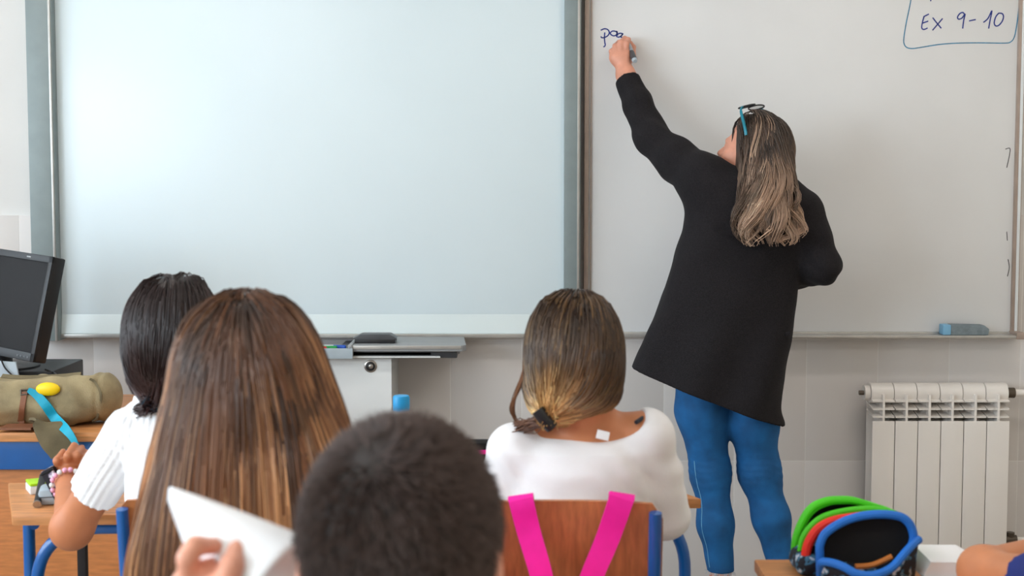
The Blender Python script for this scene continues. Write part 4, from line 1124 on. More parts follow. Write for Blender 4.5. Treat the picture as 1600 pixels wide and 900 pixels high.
def teeB(p):
    d = loft(p, secB, power=2.2); x = p[:, 0]
    d = smin(d, shoulders(p, neckB, arB, .046), .03); d = smin(d, capsule(p, neckB - (0, 0, .04), neckB + (-.004, 0, .012), .068, .056), .03)
    d = d + .0016 * np.sin(x * 2 * math.pi / .0125) + .002 * nz(p, 34, 6)
    for k, (S, E) in enumerate(((SB_L, EB_L), (SB_R, EB_R))):
        e = chain(p, [S + (0, 0, .0), mid(S, E, .35), mid(S, E, .72)], [.047, .046, .049], .02) + .0017 * np.sin((p @ A3(uB)) * 2 * math.pi / .0125) + .002 * nz(p, 30, 8)
        e = np.maximum(e, half(p, S, E, .60)); d = smin(d, e, .012)
    return np.maximum(d, p[:, 2] - neckB[2] - .028 + .25 * (p[:, 1] - BY))
lo, hi = bounds([P(110, 615, BY), P(400, 1000, BY)], .03); lo[1] = BY - .14; hi[1] = BY + .16
sdf_obj('ribbed_tee', teeB, lo, hi, .0035, 'rib', gB)
vrB = [(427, 266, 290, .015), (432, 246, 306, .045), (446, 228, 320, .07), (470, 213, 331, .086), (500, 203, 337, .095), (535, 197, 339, .097), (565, 198, 336, .092), (592, 206, 325, .074), (612, 216, 300, .052), (634, 226, 268, .03)]
vsB = outline(vrB, BY, .09, BY - .005)
def volB(p):
    g = capsule(p, P(270, 424, BY + .05), P(272, 432, BY - .08), .007); return smax(smin(loft(p, vsB, k=.012), np.maximum(skull(p, hcB, hRB, .93) - .009, P(0, 540, BY)[2] - p[:, 2]), .02), -g, .012)
TB = P(238, 632, BY - .07)
bx = ([P(180, 0, BY)[0], BY - .12, P(0, 642, BY)[2]], [P(350, 0, BY)[0], BY + .11, P(0, 420, BY)[2]])
pb = ponytail('hair', gB, volB, bx, BY, TB, [P(222, 640, BY - .04), P(208, 646, BY + .02), P(205, 670, BY + .08)], 585, 3400, lin(34, 19, 18), lin(56, 33, 31), 1.0, lin(86, 58, 58), .35, lin(24, 16, 16), P(270, 0, BY)[0])
ls = []
for k in range(10):
    j = lambda a: a + random.gauss(0, 1.2)
    ls.append([np.array(q) for q in spline([P(j(200), j(570), BY - .03), P(j(198), j(592), BY - .03), P(j(206), j(612), BY - .03), P(j(218), j(618), BY - .03)], 5)])
ls = np.array(ls, dtype=np.float32); V2, Q2 = strands_geo(ls, .0007, .0005); pb.append((V2, Q2, strand_cols(len(ls), ls.shape[1], 3, lin(50, 32, 30), lin(60, 40, 36), 1, RNG.integers(0, 9, len(ls)), .25, .2)))
hB = hair_obj('hair', gB, pb)
MB().tube([TB + np.array((-.012, 0, .010)), TB + np.array((.002, 0, -.002)), TB + np.array((.02, .004, -.006))], .012, 14).build('hair_tie', mat('dark_teal_elastic', lin(14, 40, 56), .8), hB)
br = []
axb = WB_L - EB_L; axb /= np.linalg.norm(axb); u_ = np.cross(axb, (0, 0, 1)); u_ /= np.linalg.norm(u_); v_ = np.cross(axb, u_)
brc = thing('bracelet', 'pink and white bead bracelet on the wrist of the girl in ribbed white', 'bracelet', tuple(mid(EB_L, WB_L, .93)))
for k in range(18):
    a = 2 * math.pi * k / 18; c = mid(EB_L, WB_L, .93) + (u_ * math.cos(a) + v_ * math.sin(a)) * .0315
    MB().ball(c, .0056, 8).build('bead', 'bead' if k % 3 else 'white', brc)

# ---- girl with long chestnut hair
CY = -3.05
hcC = P(388, 610, CY + .01); hRC = frame((.0, .99, -.08))
neckC = P(388, 742, CY + .01)
SC_L, EC_L, WC_L = P(292, 856, CY), P(262, 1060, CY + .08), np.array((P(300, 1060, CY)[0], CY + .32, DZ + .055))
SC_R, EC_R, WC_R = P(490, 856, CY), P(520, 1060, CY + .08), np.array((P(480, 1060, CY)[0], CY + .32, DZ + .055))
arC = [(SC_L, EC_L, WC_L, flat_hand(WC_L, WC_L + (.03, .1, 0), -1)), (SC_R, EC_R, WC_R, flat_hand(WC_R, WC_R + (-.03, .1, 0), 1))]
zc = lambda z, a, b: (z, P(388, 0, CY)[0], CY, a, b)
secC = [zc(.46, .15, .10), zc(.65, .125, .09), zc(.85, .118, .085), zc(.96, .115, .075), zc(1.02, .07, .055)]
gC = pupil('girl with very long straight chestnut hair and a navy top', dict(hc=hcC, hR=hRC, hs=.95, neck=neckC, sec=secC, arms=arC, seat=(P(388, 0, CY)[0], CY - .0), skin='skin_c', reach=[WC_L + (0, .18, 0), WC_R + (0, .18, 0)], vox=.007))
def topC(p):
    d = loft(p, secC); d = smin(d, shoulders(p, neckC, arC, .045), .03)
    for S, E in ((SC_L, EC_L), (SC_R, EC_R)):
        e = np.maximum(chain(p, [S, mid(S, E, .8)], [.05, .048]), half(p, S, E, .7)); d = smin(d, e, .02)
    return smax(d + .002 * nz(p, 36, 1), -ellip(p, neckC + (0, .02, .05), (.08, .08, .06)), .006)
lo, hi = bounds([secC[0][1:3] + (.46,), (secC[0][1] - .24, CY - .1, .6), (secC[0][1] + .24, CY + .16, 1.08)], .03)
sdf_obj('top', topC, lo, hi, .008, 'navy', gC)
vrC = [(457, 368, 402, .015), (462, 345, 424, .045), (474, 322, 443, .072), (498, 304, 466, .09), (530, 293, 484, .102), (560, 285, 498, .104), (600, 275, 514, .10, CY - .01), (650, 263, 536, .088, CY - .025), (700, 251, 548, .075, CY - .045), (780, 229, 556, .062, CY - .06), (860, 210, 562, .05, CY - .07), (960, 196, 566, .045, CY - .075), (1080, 190, 568, .03, CY - .08)]
vsC = outline(vrC, CY, .1)
def volC(p): return smin(loft(p, vsC, k=.012), np.maximum(skull(p, hcC, hRC, .95) - .009, P(0, 600, CY)[2] - p[:, 2]), .02)
N = 5200; zr = P(0, 590, CY)[2]
rt, ng = surface_points(volC, [P(270, 0, CY)[0], CY - .12, zr], [P(520, 0, CY)[0], CY + .11, P(0, 450, CY)[2]], N, lambda p, g: (p[:, 2] > zr) & (p[:, 1] < CY + .05))
px_ = P(382, 0, CY)[0]
d0 = np.stack([np.clip((rt[:, 0] - px_) / .04, -1, 1) * .5, -.45 * np.ones(N), -.3 * np.ones(N)], 1)
zend = P(0, 1010, CY)[2]
cx_ = lambda z: np.interp(z, [s[0] for s in sorted(vsC)], [s[3] for s in sorted(vsC)])
def flC(p, i):
    a0 = cx_(p[:, 2]); a1 = cx_(p[:, 2] - .03); k = np.clip((a1 - a0) / .03, -.5, .45)
    return np.stack([k * (p[:, 0] - np.interp(p[:, 2], [s[0] for s in sorted(vsC)], [s[1] for s in sorted(vsC)])) / np.maximum(a0, .01), -.05 + 0 * a0, -1 + 0 * a0], 1) + RNG.normal(0, .025, (len(p), 3))
ps = grow(volC, rt, d0, 26, np.clip(rt[:, 2] - zend, .1, .6) * 1.05 / 25, flC, RNG.uniform(-.004, .004, N).astype(np.float32), .5)
ps, cl = clumpify(ps, 110, .55, .003, 1.0, .35, .1)
V1, Q1 = strands_geo(ps, .0011, .0008); C1 = strand_cols(N, 26, 3, lin(62, 37, 25), lin(152, 98, 58), .65, cl, .6, .2, lin(226, 170, 118), .5, 110, .1)
lo, hi = [P(180, 0, CY)[0], CY - .16, P(0, 1010, CY)[2]], [P(590, 0, CY)[0], CY + .12, P(0, 450, CY)[2]]
capC = cap_part(volC, .006, lo, hi, .007, lin(64, 38, 24), lambda p: p[:, 1] - (CY + .055 - np.clip((hcC[2] - p[:, 2]) * .4, 0, .08)))
hair_obj('hair', gC, [(V1, Q1, C1), capC])

# ---- boy with cropped hair, turning a page
DY = -3.70
hcD = P(630, 880, DY); hRD = frame((.10, .98, -.06)); hsD = .975
neckD = P(632, 1075, DY + .0)
xD = P(632, 0, DY)[0]
SD_L, SD_R = np.array((xD - .15, DY, hcD[2] - .25)), np.array((xD + .15, DY, hcD[2] - .25))
WD_L = P(322, 985, DY + .02); ED_L = np.array((xD - .24, DY + .0, .78)); ED_L[1] = DY - .04
ED_R, WD_R = np.array((xD + .20, DY + .06, .80)), np.array((xD + .12, DY + .28, DZ + .055))
def handD(p):
    Y = DY + .03
    d = capsule(p, WD_L, P(318, 930, Y - .01), .024, .03, flat=((0, 1, 0), .65))
    K = [[P(294, 915, Y - .012), P(293, 872, Y - .028), P(304, 852, Y - .024), P(336, 853, Y - .004)],
         [P(306, 935, Y - .0), P(303, 912, Y - .006), P(314, 900, Y + .0), P(330, 908, Y + .006)],
         [P(320, 945, Y + .006), P(318, 922, Y + .002), P(328, 912, Y + .006), P(340, 920, Y + .010)],
         [P(332, 950, Y + .012), P(330, 930, Y + .008), P(338, 922, Y + .012), P(348, 930, Y + .014)]]
    for i, k in enumerate(K):
        r = (.0086, .0084, .0080, .0072)[i]; d = smin(d, chain(p, k, [r * 1.05, r, r * .92, r * .85], .004), .005)
    d = smin(d, chain(p, [P(330, 960, Y - .015), P(350, 915, Y - .03), P(362, 886, Y - .026), P(371, 858, Y - .010)], [.013, .0105, .0095, .0082], .006), .010)
    return d
arD = [(SD_L, ED_L, WD_L, handD), (SD_R, ED_R, WD_R, flat_hand(WD_R, WD_R + (-.03, .1, 0), 1))]
zd = lambda z, a, b: (z, xD, DY, a, b)
secD = [zd(.46, .145, .10), zd(.65, .125, .09), zd(.82, .135, .09), zd(hcD[2] - .24, .14, .08), zd(hcD[2] - .19, .07, .055)]
gD = pupil('boy with close-cropped dark hair turning a sheet of paper', dict(hc=hcD, hR=hRD, hs=hsD, neck=neckD, sec=secD, arms=arD, seat=(xD, DY - .0), skin='skin_c', tuck=.16, reach=[P(290, 840, DY), WD_R + (0, .18, 0)], vox=.0045))
def topD(p):
    d = loft(p, secD); d = smin(d, shoulders(p, neckD, arD, .045), .03)
    for S, E in ((SD_L, ED_L), (SD_R, ED_R)):
        e = np.maximum(chain(p, [S, mid(S, E, .8)], [.05, .048]), half(p, S, E, .7)); d = smin(d, e, .02)
    return smax(d + .002 * nz(p, 36, 1), -ellip(p, neckD + (0, .02, .05), (.07, .07, .06)), .006)
lo, hi = bounds([(xD - .27, DY - .12, .46), (xD + .25, DY + .16, hcD[2] - .14)], .03)
sdf_obj('tee_shirt', topD, lo, hi, .009, 'royal', gD)
volD = lambda p: skull(p, hcD, hRD, hsD)
def hairlineD(p):
    q = ((p - A3(hcD)) @ A3(hRD)) / hsD
    ear = np.sqrt((q[:, 1] + .002) ** 2 + ((q[:, 2] + .012) * .8) ** 2) > .027
    return (q[:, 1] < np.interp(q[:, 2], [-.09, -.03, .03, .08, .12], [-.03, .018, .03, .07, .10])) & (q[:, 2] > -.088) & (ear | (np.abs(q[:, 0]) < .05))
N = 20000
rt, ng = surface_points(volD, hcD - .14, hcD + .14, N, lambda p, g: hairlineD(p))
wh = P(610, 690, DY); wh = hcD + hRD @ (np.array((-.012, -.065, .085)) * hsD)
rad_ = rt - A3(wh); L = np.linalg.norm(rad_, axis=1, keepdims=True)
tan = nrm(rad_ - ng * (rad_ * ng).sum(1, keepdims=True)); sw = np.cross(ng, tan)
dd = nrm(ng * .75 + tan * .8 + sw * .35 * np.exp(-L / .05) + RNG.normal(0, .22, (N, 3)))
ln = RNG.uniform(.010, .017, N)[:, None]
u = np.linspace(0, 1, 4)[None, :, None]
ps = rt[:, None] - ng[:, None] * .002 + (dd[:, None] * u + (tan * .35)[:, None] * u ** 2) * ln[:, None]
V1, Q1 = strands_geo(ps.astype(np.float32), .00065, .0003)
cl = RNG.integers(0, 50, N)
C1 = strand_cols(N, 4, 3, lin(40, 30, 27), lin(86, 68, 62), 1, cl, .2, .35, None, 0, 50)
Vc, Qc, Cc = cap_part(volD, -.003, hcD - .14, hcD + .14, .005, lin(34, 26, 24), lambda p: np.where(hairlineD(p), -1.0, 1.0) * .004)
hair_obj('hair', gD, [(V1, Q1, C1), (Vc, Qc, Cc)], 'hair_matte')

# ---- pupil leaning on the desk with the pencil case (only an arm is in view)
EY_ = -3.03
SE_L, EE_L, WE_L = P(1722, 930, -2.89), P(1534, 936, -2.60), P(1672, 845, -2.44)
EE_L[2] = DZ + .042; WE_L[2] = DZ + .04
xE = SE_L[0] + .14
SE_R = np.array((xE + .15, EY_, SE_L[2])); EE_R = np.array((xE + .2, EY_ + .08, .80)); WE_R = np.array((xE + .08, EY_ + .28, DZ + .055))
hcE = np.array((xE, EY_ + .06, SE_L[2] + .23)); neckE = np.array((xE, EY_ + .01, SE_L[2] + .05))
arE = [(SE_L, EE_L, WE_L, flat_hand(WE_L, WE_L + (.10, .01, .025), -1), (.040, .04, .034, .026)), (SE_R, EE_R, WE_R, flat_hand(WE_R, WE_R + (-.03, .1, 0), 1))]
ze = lambda z, a, b: (z, xE, EY_, a, b)
secE = [ze(.46, .15, .10), ze(.65, .14, .095), ze(SE_L[2] - .1, .14, .09), ze(SE_L[2] + .0, .135, .08), ze(SE_L[2] + .045, .06, .055)]
gE = pupil('pupil in a dark blue top leaning on the desk beside the pencil case', dict(hc=hcE, hR=frame((.0, .97, -.25)), hs=.94, neck=neckE, sec=secE, arms=arE, seat=(xE, EY_ - .08), skin='skin_a', reach=[WE_L + (0, .18, 0), WE_R + (0, .18, 0)], vox=.007))
def topE(p):
    d = smin(loft(p, secE), shoulders(p, neckE, arE, .042), .03)
    for S, E in ((SE_L, EE_L), (SE_R, EE_R)): d = smin(d, np.maximum(chain(p, [S, mid(S, E, .9)], [.042, .042]), half(p, S, E, .60)), .02)
    return smax(d + .002 * nz(p, 36, 1), -ellip(p, neckE + (0, .02, .05), (.08, .08, .06)), .006)
lo, hi = bounds([(xE - .36, EY_ - .12, .46), (xE + .26, EY_ + .28, SE_L[2] + .1)], .03)
sdf_obj('top', topE, lo, hi, .009, 'royal', gE)
volE = lambda p: skull(p, hcE, frame((.0, .97, -.25)), .94)
RE_ = frame((.0, .97, -.25))
def hlE(p):
    q = ((p - A3(hcE)) @ A3(RE_)) / .94
    return (q[:, 1] < np.interp(q[:, 2], [-.09, -.03, .03, .08, .12], [-.03, .018, .03, .07, .10])) & (q[:, 2] > -.088)
N = 5000; rt, ng = surface_points(volE, hcE - .14, hcE + .14, N, lambda p, g: hlE(p))
dd = nrm(ng * .6 + np.array([[0, 0, -.5]]) + RNG.normal(0, .25, (N, 3))); ps = rt[:, None] + dd[:, None] * u * .022
V1, Q1 = strands_geo(ps.astype(np.float32), .001, .0005)
hair_obj('hair', gE, [(V1, Q1, strand_cols(N, 4, 3, lin(40, 28, 24), lin(60, 44, 38), 1, RNG.integers(0, 50, N), .2, .3, None, 0, 50)), cap_part(volE, -.003, hcE - .14, hcE + .14, .007, lin(36, 26, 22), lambda p: np.where(hlE(p), -1.0, 1.0) * .004)], 'hair_matte')
# chairs under the pupils whose seats the frame cuts off
chair('plywood and blue tube chair under the girl with chestnut hair', P(388, 0, CY)[0], CY - .19, ztop=.80)
chair('plywood and blue tube chair under the boy with cropped hair', xD, DY - .19, ztop=.80)
chair('plywood and blue tube chair under the pupil in the dark blue top', xE, EY_ - .27, ztop=.80)

# ================================================================== SMALLER THINGS
# monitor on a desktop computer
r_ = np.array((math.cos(.5), -math.sin(.5), -.085)); r_ /= np.linalg.norm(r_)
u_ = np.array((.13, .16, 1.0)); u_ -= r_ * (u_ @ r_); u_ /= np.linalg.norm(u_); n_ = np.cross(r_, u_)
MW, MH, MT = .44, .315, .052
cor = P(83, 401, -.74)                                            # top corner of the screen front
MR = Matrix((r_, -n_, u_)).transposed()                           # local x right, y back, z up
def ML(x, y, z): return Vector(cor) + MR @ Vector((x, y, z))
mo = thing('monitor', 'black flat monitor standing on the teacher desk', 'monitor', tuple(ML(-MW / 2, .06, -MH - .1)))
def mbox(lo, hi, bev): return MB().box(lo, hi, bev, MR, cor)
mbox((-MW, .008, -MH), (0, MT, 0), .006).build('casing', 'black', mo)
b_ = MB()
for lo, hi in (((-MW, 0, -.02), (0, .0085, 0)), ((-MW, 0, -MH), (0, .0085, -MH + .026)), ((-MW, 0, -MH), (-MW + .016, .0085, 0)), ((-.016, 0, -MH), (0, .0085, 0))): b_.box(lo, hi, .002, MR, cor)
b_.build('bezel', 'black', mo)
mbox((-MW + .014, .004, -MH + .024), (-.014, .0079, -.018), .001).build('screen', 'screen', mo)
mbox((-.105, -.0012, -.0125), (-.088, .001, -.0085), .0003).build('brand_plate', 'mid_grey', mo)
for k in range(4): mbox((-.07 + .014 * k, -.001, -MH + .009), (-.063 + .014 * k, .001, -MH + .014), .0005).build('button', 'grey_plastic', mo)
mbox((-MW * .5 - .05, MT, -MH + .03), (-MW * .5 + .05, MT + .04, -.06), .01).build('neck', 'black', mo)
pcx = P(82, 588, -.70)[0]; pcz = P(82, 580, -.70)[2]
base_c = ML(-MW * .5, MT + .02, -MH + .04)
MB().tube([base_c, Vector((base_c.x, base_c.y, pcz + .008))], .03, 16).build('stem', 'black', mo)
MB().lathe([(.11, 0), (.11, .006), (.05, .014)], (base_c.x, base_c.y, pcz + .0003), 28).build('foot', 'black', mo)
pc = thing('computer_case', 'black desktop computer lying under the monitor', 'computer', (pcx - .2, -.7, TZ))
MB().box((pcx - .40, -.70, TZ + .0005), (pcx - .0, -.40, pcz), .006).build('case', 'black', pc)
MB().box((pcx - .38, -.704, TZ + .02), (pcx - .03, -.6995, pcz - .02), .002).build('front_panel', 'grey_plastic', pc)
sh = thing('document_tray', 'pale grey paper tray in front of the desktop computer', 'tray', (pcx - .2, -.76, TZ))
a0, a1 = P(0, 560, -.775), P(36, 590, -.775)
MB().prism([(a1[0] + .005, TZ + .0005), (a1[0] - .02, P(0, 566, -.775)[2]), (a1[0] - .30, P(0, 556, -.775)[2]), (a1[0] - .30, TZ + .0005)], 'y', -.775, -.765, .003).build('panel', 'silver', sh)
MB().box((a1[0] - .30, -.765, TZ + .0005), (a1[0], -.708, TZ + .006), .001).build('shelf', 'silver', sh)
cb = MB().tube(spline([P(2, 562, -.782), P(8, 575, -.782), P(20, 588, -.782), P(26, 600, -.784)], 6), .0025, 8).build('cable', 'black'); tag(cb, 'thin black cable hanging in front of the pale paper tray', 'cable')
rd = sdf_obj('folded_cloth', lambda p: rbox(p, P(20, 616, -.815) + (0, 0, .0), (.085, .012, .034), .011) + .003 * nz(p, 60, 2), P(20, 616, -.815) - .13, P(20, 616, -.815) + .13, .006, 'crimson'); tag(rd, 'crimson folded cloth behind the olive backpack', 'cloth')
cbb = MB().tube(spline([P(70, 577, -.7), P(85, 583, -.7), P(92, 590, -.8), P(100, 586, -.84)], 6), .003, 8).build('cable', 'black'); tag(cbb, 'black cable ending at the top of the olive backpack', 'cable')
# olive backpack lying on the teacher desk
gcen = P(78, 640, -.925); gcen[2] = TZ + .065
bp = thing('backpack', 'olive canvas backpack lying on the teacher desk', 'backpack', (gcen[0], gcen[1], TZ))
seamx = P(152, 640, -.95)[0]; rx = P(189, 640, -.9)[0]
def bag(p):
    d = rbox(p, gcen + (-.035, 0, 0), (.175, .095, .063), .055)
    d = smin(d, ellip(p, (seamx + .005, gcen[1] + .01, TZ + .074), (rx - seamx - .002, .088, .072)), .025)
    x, y, z = p[:, 0], p[:, 1], p[:, 2]
    g = np.abs(x - (seamx + .012 * np.sin((z - TZ) * 18))) ; d = d + .005 * np.exp(-(g / .006) ** 2)
    d = d + .007 * nz(p, 26, 4) + .004 * np.sin((x * .6 + z) * 70 + 3 * np.sin(y * 20 + x * 15)) * np.clip((seamx - x) / .05, 0, 1)
    d = smin(d, capsule(p, (gcen[0] - .19, gcen[1] - .08, TZ + .108), (seamx - .02, gcen[1] - .04, TZ + .122), .016, .014), .025)
    return np.maximum(d, TZ + .001 - z)
bag_o = sdf_obj('body', bag, gcen - (.28, .17, .10), gcen + (.22, .16, .11), .006, 'olive', bp)
def on_bag(q, off=.003):
    q = np.array(q, dtype=np.float32)[None]
    for _ in range(6): q = q - grad(bag, q) * (bag(q) - off)[:, None] * .8
    return Vector(q[0])
def onpath(px, Y=-1.0, off=.003, n=6): return spline([on_bag(P(a, b, Y), off) for a, b in px], n)
v, f = ribbon(spline([P(58, 660, -1.03), P(72, 662, -1.075), P(84, 686, -1.10), P(98, 706, -1.10)], 6), (1, 0, -.3), [.05] * 6 + [.075] * 13, .007); MB().raw(v, f).build('hanging_flap', 'olive_dark', bp)
v, f = ribbon(spline([P(5, 667, -1.045), P(30, 667, -1.05), P(55, 667, -1.05)], 5), (0, 1, 0), .07, .006); MB().raw(v, f).build('base_patch', 'leather', bp)
v, f = ribbon(onpath([(41, 616), (38, 632), (34, 648), (31, 660)]), (1, 0, 0), .015, .005); ls_ = MB().raw(v, f).build('leather_strap', 'leather', bp)
MB().tube([on_bag(P(a, b, -1.0), .004) for a, b in ((35, 613), (45, 612), (46, 619), (36, 620), (35, 613))], .0028, 8).build('buckle', 'brass', ls_)
MB().box((-.008, -.004, -.006), (.008, .004, .006), .002, None, on_bag(P(34, 661, -1.0), .004)).build('strap_end', 'leather', ls_)
MB().tube(onpath([(82, 592), (88, 596), (94, 588), (92, 584)], -.9, .004), .005, 8).build('haul_loop', 'dark_cloth', bp)
v, f = ribbon(onpath([(0, 606), (30, 598), (60, 594), (95, 591), (125, 592)], -.95, .004), (0, .6, .5), .014, .006); MB().raw(v, f).build('zip_flap', 'olive_dark', bp)
v, f = ribbon(onpath([(140, 594), (148, 600), (152, 620), (153, 650), (146, 675)], -.98, .003), (1, 0, 0), .006, .004); MB().raw(v, f).build('piping', 'olive_dark', bp)
yb_ = on_bag(P(75, 608, -1.02), .012)
tag(MB().ball(yb_, (.034, .013, .019), 20).build('squeeze_ball', 'yellow'), 'yellow oval rubber ball lying against the olive backpack', 'ball')
tl = [on_bag(P(a, b, -1.02), .011) for a, b in ((44, 609), (58, 618), (74, 634), (88, 652))] + [PV(102, 670, -1.10), PV(113, 684, -1.118), PV(122, 702, -1.118)]
pts = spline(tl, 6); n = len(pts); wd = [.012 + .016 * math.sin(math.pi * min(1, max(0, i / n)) ** .8) for i in range(n)]
v, f = ribbon(pts, (.8, -.1, .5), wd, .003); tag(MB().raw(v, f).build('lanyard', 'teal'), 'teal ribbon lanyard trailing over the olive backpack and desk edge', 'lanyard')

# cases on the desk of the girl in ribbed white
bx_ = P(60, 768, -1.83); eb = thing('eraser_box', 'small white box with a lime top on the pupil desk', 'box', (bx_[0], -1.83, DZ))
MB().box((-.022, -.03, .0003), (.022, .03, .018), .003, Matrix.Rotation(.5, 3, 'Z'), (bx_[0], -1.83, DZ)).build('box', 'white', eb)
MB().box((-.0215, -.0295, .0181), (.0215, .0295, .024), .002, Matrix.Rotation(.5, 3, 'Z'), (bx_[0], -1.83, DZ)).build('lid', 'lime', eb)
pc_ = P(84, 780, -1.94); po = thing('zip_pouch', 'silver-grey pouch on the pupil desk beside the lime box', 'pouch', (pc_[0], -1.93, DZ))
MB().box((-.032, -.035, .0003), (.022, .035, .034), .01, Matrix.Rotation(.25, 3, 'Z'), (pc_[0], -1.93, DZ)).build('body', 'silver', po)
MB().box((-.033, -.0362, .017), (.023, .036, .019), .0005, Matrix.Rotation(.25, 3, 'Z'), (pc_[0], -1.93, DZ)).build('zip', 'grey_plastic', po)
pn = thing('pen', 'thick black pen with a metal end lying against the silver-grey pouch', 'pen', tuple(P(62, 782, -1.99)))
A_, B_ = PV(58, 782, -1.985), PV(67, 747, -1.86); A_.z = DZ + .0085; B_.z = DZ + .040
MB().tube([A_, B_], .0075, 12).build('barrel', 'black', pn)
MB().tube([A_ - (B_ - A_).normalized() * .004, A_], .0085, 12).build('end', 'chrome', pn)
fp_c = P(90, 752, -1.945); fp = thing('purse', 'small dark purse printed with pale flowers under the hand of the girl in ribbed white', 'purse', tuple(fp_c))
Rf = Matrix.Rotation(-.45, 3, 'Y'); 
MB().box((-.014, -.03, -.036), (.014, .012, .034), .006, Rf, fp_c).build('body', 'floral2', fp)
MB().box((-.015, -.031, .026), (.015, .013, .029), .001, Rf, fp_c).build('zip', 'inner', fp)

# bottle on the desk of the girl with pink straps
bo = P(627, 618, -1.80); bt = thing('water_bottle', 'clear water bottle with a bright blue cap', 'bottle', (bo[0], -1.8, DZ)); H_ = bo[2] - DZ
MB().lathe([(.028, .0005), (.031, .006), (.031, H_ * .3), (.029, H_ * .45), (.031, H_ * .6), (.030, H_ * .72), (.016, H_ * .88), (.014, H_ - .02)], (bo[0], -1.8, DZ), 28).build('body', 'pet', bt)
MB().lathe([(.0175, H_ - .034), (.0185, H_ - .031), (.0185, H_ - .004), (.016, H_)], (bo[0], -1.8, DZ), 24).build('cap', 'cap_blue', bt)
pq = P(752, 690, -1.80); pp = thing('pencil_pouch', 'black pencil pouch with a pink zip on the desk of the girl with pink straps', 'pouch', (pq[0], -1.8, DZ))
hh = P(752, 687, -1.80)[2] - DZ
MB().box((-.06, -.025, .0005), (.036, .025, hh), .018, None, (pq[0], -1.8, DZ)).build('body', 'inner', pp)
MB().box((-.05, -.0275, hh - .027), (.0365, -.0235, hh - .018), .001, None, (pq[0], -1.8, DZ)).build('zip', 'pink', pp)

# pink school bag hung on the chair by its straps
yS = yA - .004
hb = thing('school_bag', 'hot pink school bag hung by two straps on the chair back', 'bag', tuple(P(870, 1010, yA - .08)))
for a in (((814, 781), (826, 830), (846, 900), (856, 960)), ((971, 779), (950, 840), (925, 900), (905, 960))):
    pts = [PV(a[0][0], a[0][1] + 1, yA + .058), PV(a[0][0], a[0][1] - 5, yA + .03)] + [PV(x, y, yS - (.0 if i < 2 else .018 * (i - 1))) for i, (x, y) in enumerate(a)]
    pts = spline(pts, 5); n = len(pts)
    v, f = ribbon(pts, (1, 0, .15 if a[0][0] < 900 else -.15), [.044 - .010 * i / n for i in range(n)], .005); MB().raw(v, f).build('strap', 'pink', hb)
bc = P(878, 1080, yA - .11)
sdf_obj('body', lambda p: rbox(p, bc, (.14, .07, .17), .06) + .004 * nz(p, 28, 2), bc - (.18, .11, .21), bc + (.18, .10, .21), .009, 'pink', hb)

# sheet of paper being turned by the boy
PYY = DY + .045
apex = P(262, 760, PYY + .03); axis_e = P(432, 905, PYY - .01)
ax_ = axis_e - apex; Lc = np.linalg.norm(ax_); ax_ = ax_ / Lc
up_ = np.array((.0, 0, 1.0)); up_ -= ax_ * (up_ @ ax_); up_ /= np.linalg.norm(up_); sd_ = np.cross(ax_, up_)
if sd_[1] > 0: sd_ = -sd_                                         # towards the viewer
v, f = [], []; nu, nv = 20, 22
for i in range(nu + 1):
    t_ = .02 + 1.0 * i / nu
    R__ = .043 * t_ ** .9
    for j in range(nv + 1):
        a = math.radians(-62 + 230 * j / nv)
        # angle 0 = towards viewer, 90 = up, 180 = behind
        c_ = apex + ax_ * Lc * (t_ + .10 * math.cos(a) * t_ * 0) + (sd_ * math.cos(a) + up_ * math.sin(a)) * R__
        if j == 0 or j == nv: c_ = c_ - np.array((0, 0, .0))
        v.append(c_)
    # skirts running straight down from both edges
for i in range(nu):
    for j in range(nv): a = i * (nv + 1) + j; f.append((a, a + 1, a + nv + 2, a + nv + 1))
nb = len(v)
for i in range(nu + 1):
    b0 = v[i * (nv + 1)]; b1 = v[i * (nv + 1) + nv]; t_ = i / nu
    v.append(b0 + np.array((-.004, .012, -.05 * t_ - .012 + .0))); v.append(b1 + np.array((.004, -.0, -.09 * t_ - .012)))
for i in range(nu):
    f.append((i * (nv + 1), (i + 1) * (nv + 1), nb + 2 * i + 2, nb + 2 * i)); f.append((i * (nv + 1) + nv, nb + 2 * i + 1, nb + 2 * i + 3, (i + 1) * (nv + 1) + nv))
sp = MB().raw(v, f).build('paper_sheet', 'paper'); tag(sp, 'white sheet of paper curled in the hand of the boy with cropped hair', 'paper')
md = sp.modifiers.new('thickness', 'SOLIDIFY'); md.thickness = .0006

# striped pencil case
pcY = -2.50
pcs = thing('pencil_case', 'open three-part pencil case with green, red and blue zip bands', 'pencil case', tuple(P(1336, 913, pcY)))
Z = lambda a, b: (1160 + a / 3.636, 740 + b / 3.636)
def path(pts, Y, n=7): return spline([PV(*Z(a, b), Y) for a, b in pts], n)
basez = DZ + .001
def sheet(pts, Y0, Y1, material, name):
    q = path(pts, (Y0 + Y1) / 2, 5); poly = [(p.x, max(p.z, basez)) for p in q]
    return MB().prism(poly, 'y', Y0, Y1, 0).build(name, material, pcs)
def band(pts, Y, w, material, name='zip_band'):
    q = path(pts, Y, 8); v, f = ribbon(q, (0, 1, 0), w, .008); return MB().raw(v, f).build(name, material, pcs, angle=60)
g1 = [(296, 490), (304, 380), (345, 270), (400, 195), (480, 158), (560, 150), (640, 155), (740, 185), (830, 215), (900, 260), (935, 400)]
g2 = [(330, 480), (345, 370), (420, 275), (520, 228), (680, 203), (800, 212), (890, 250), (940, 330), (945, 420)]
r1 = [(358, 485), (374, 400), (425, 320), (500, 275), (590, 255), (720, 240), (860, 250), (940, 320), (950, 430)]
bl = [(445, 590), (440, 470), (442, 400), (482, 330), (600, 262), (740, 233), (880, 240), (945, 280), (972, 352), (960, 420)]
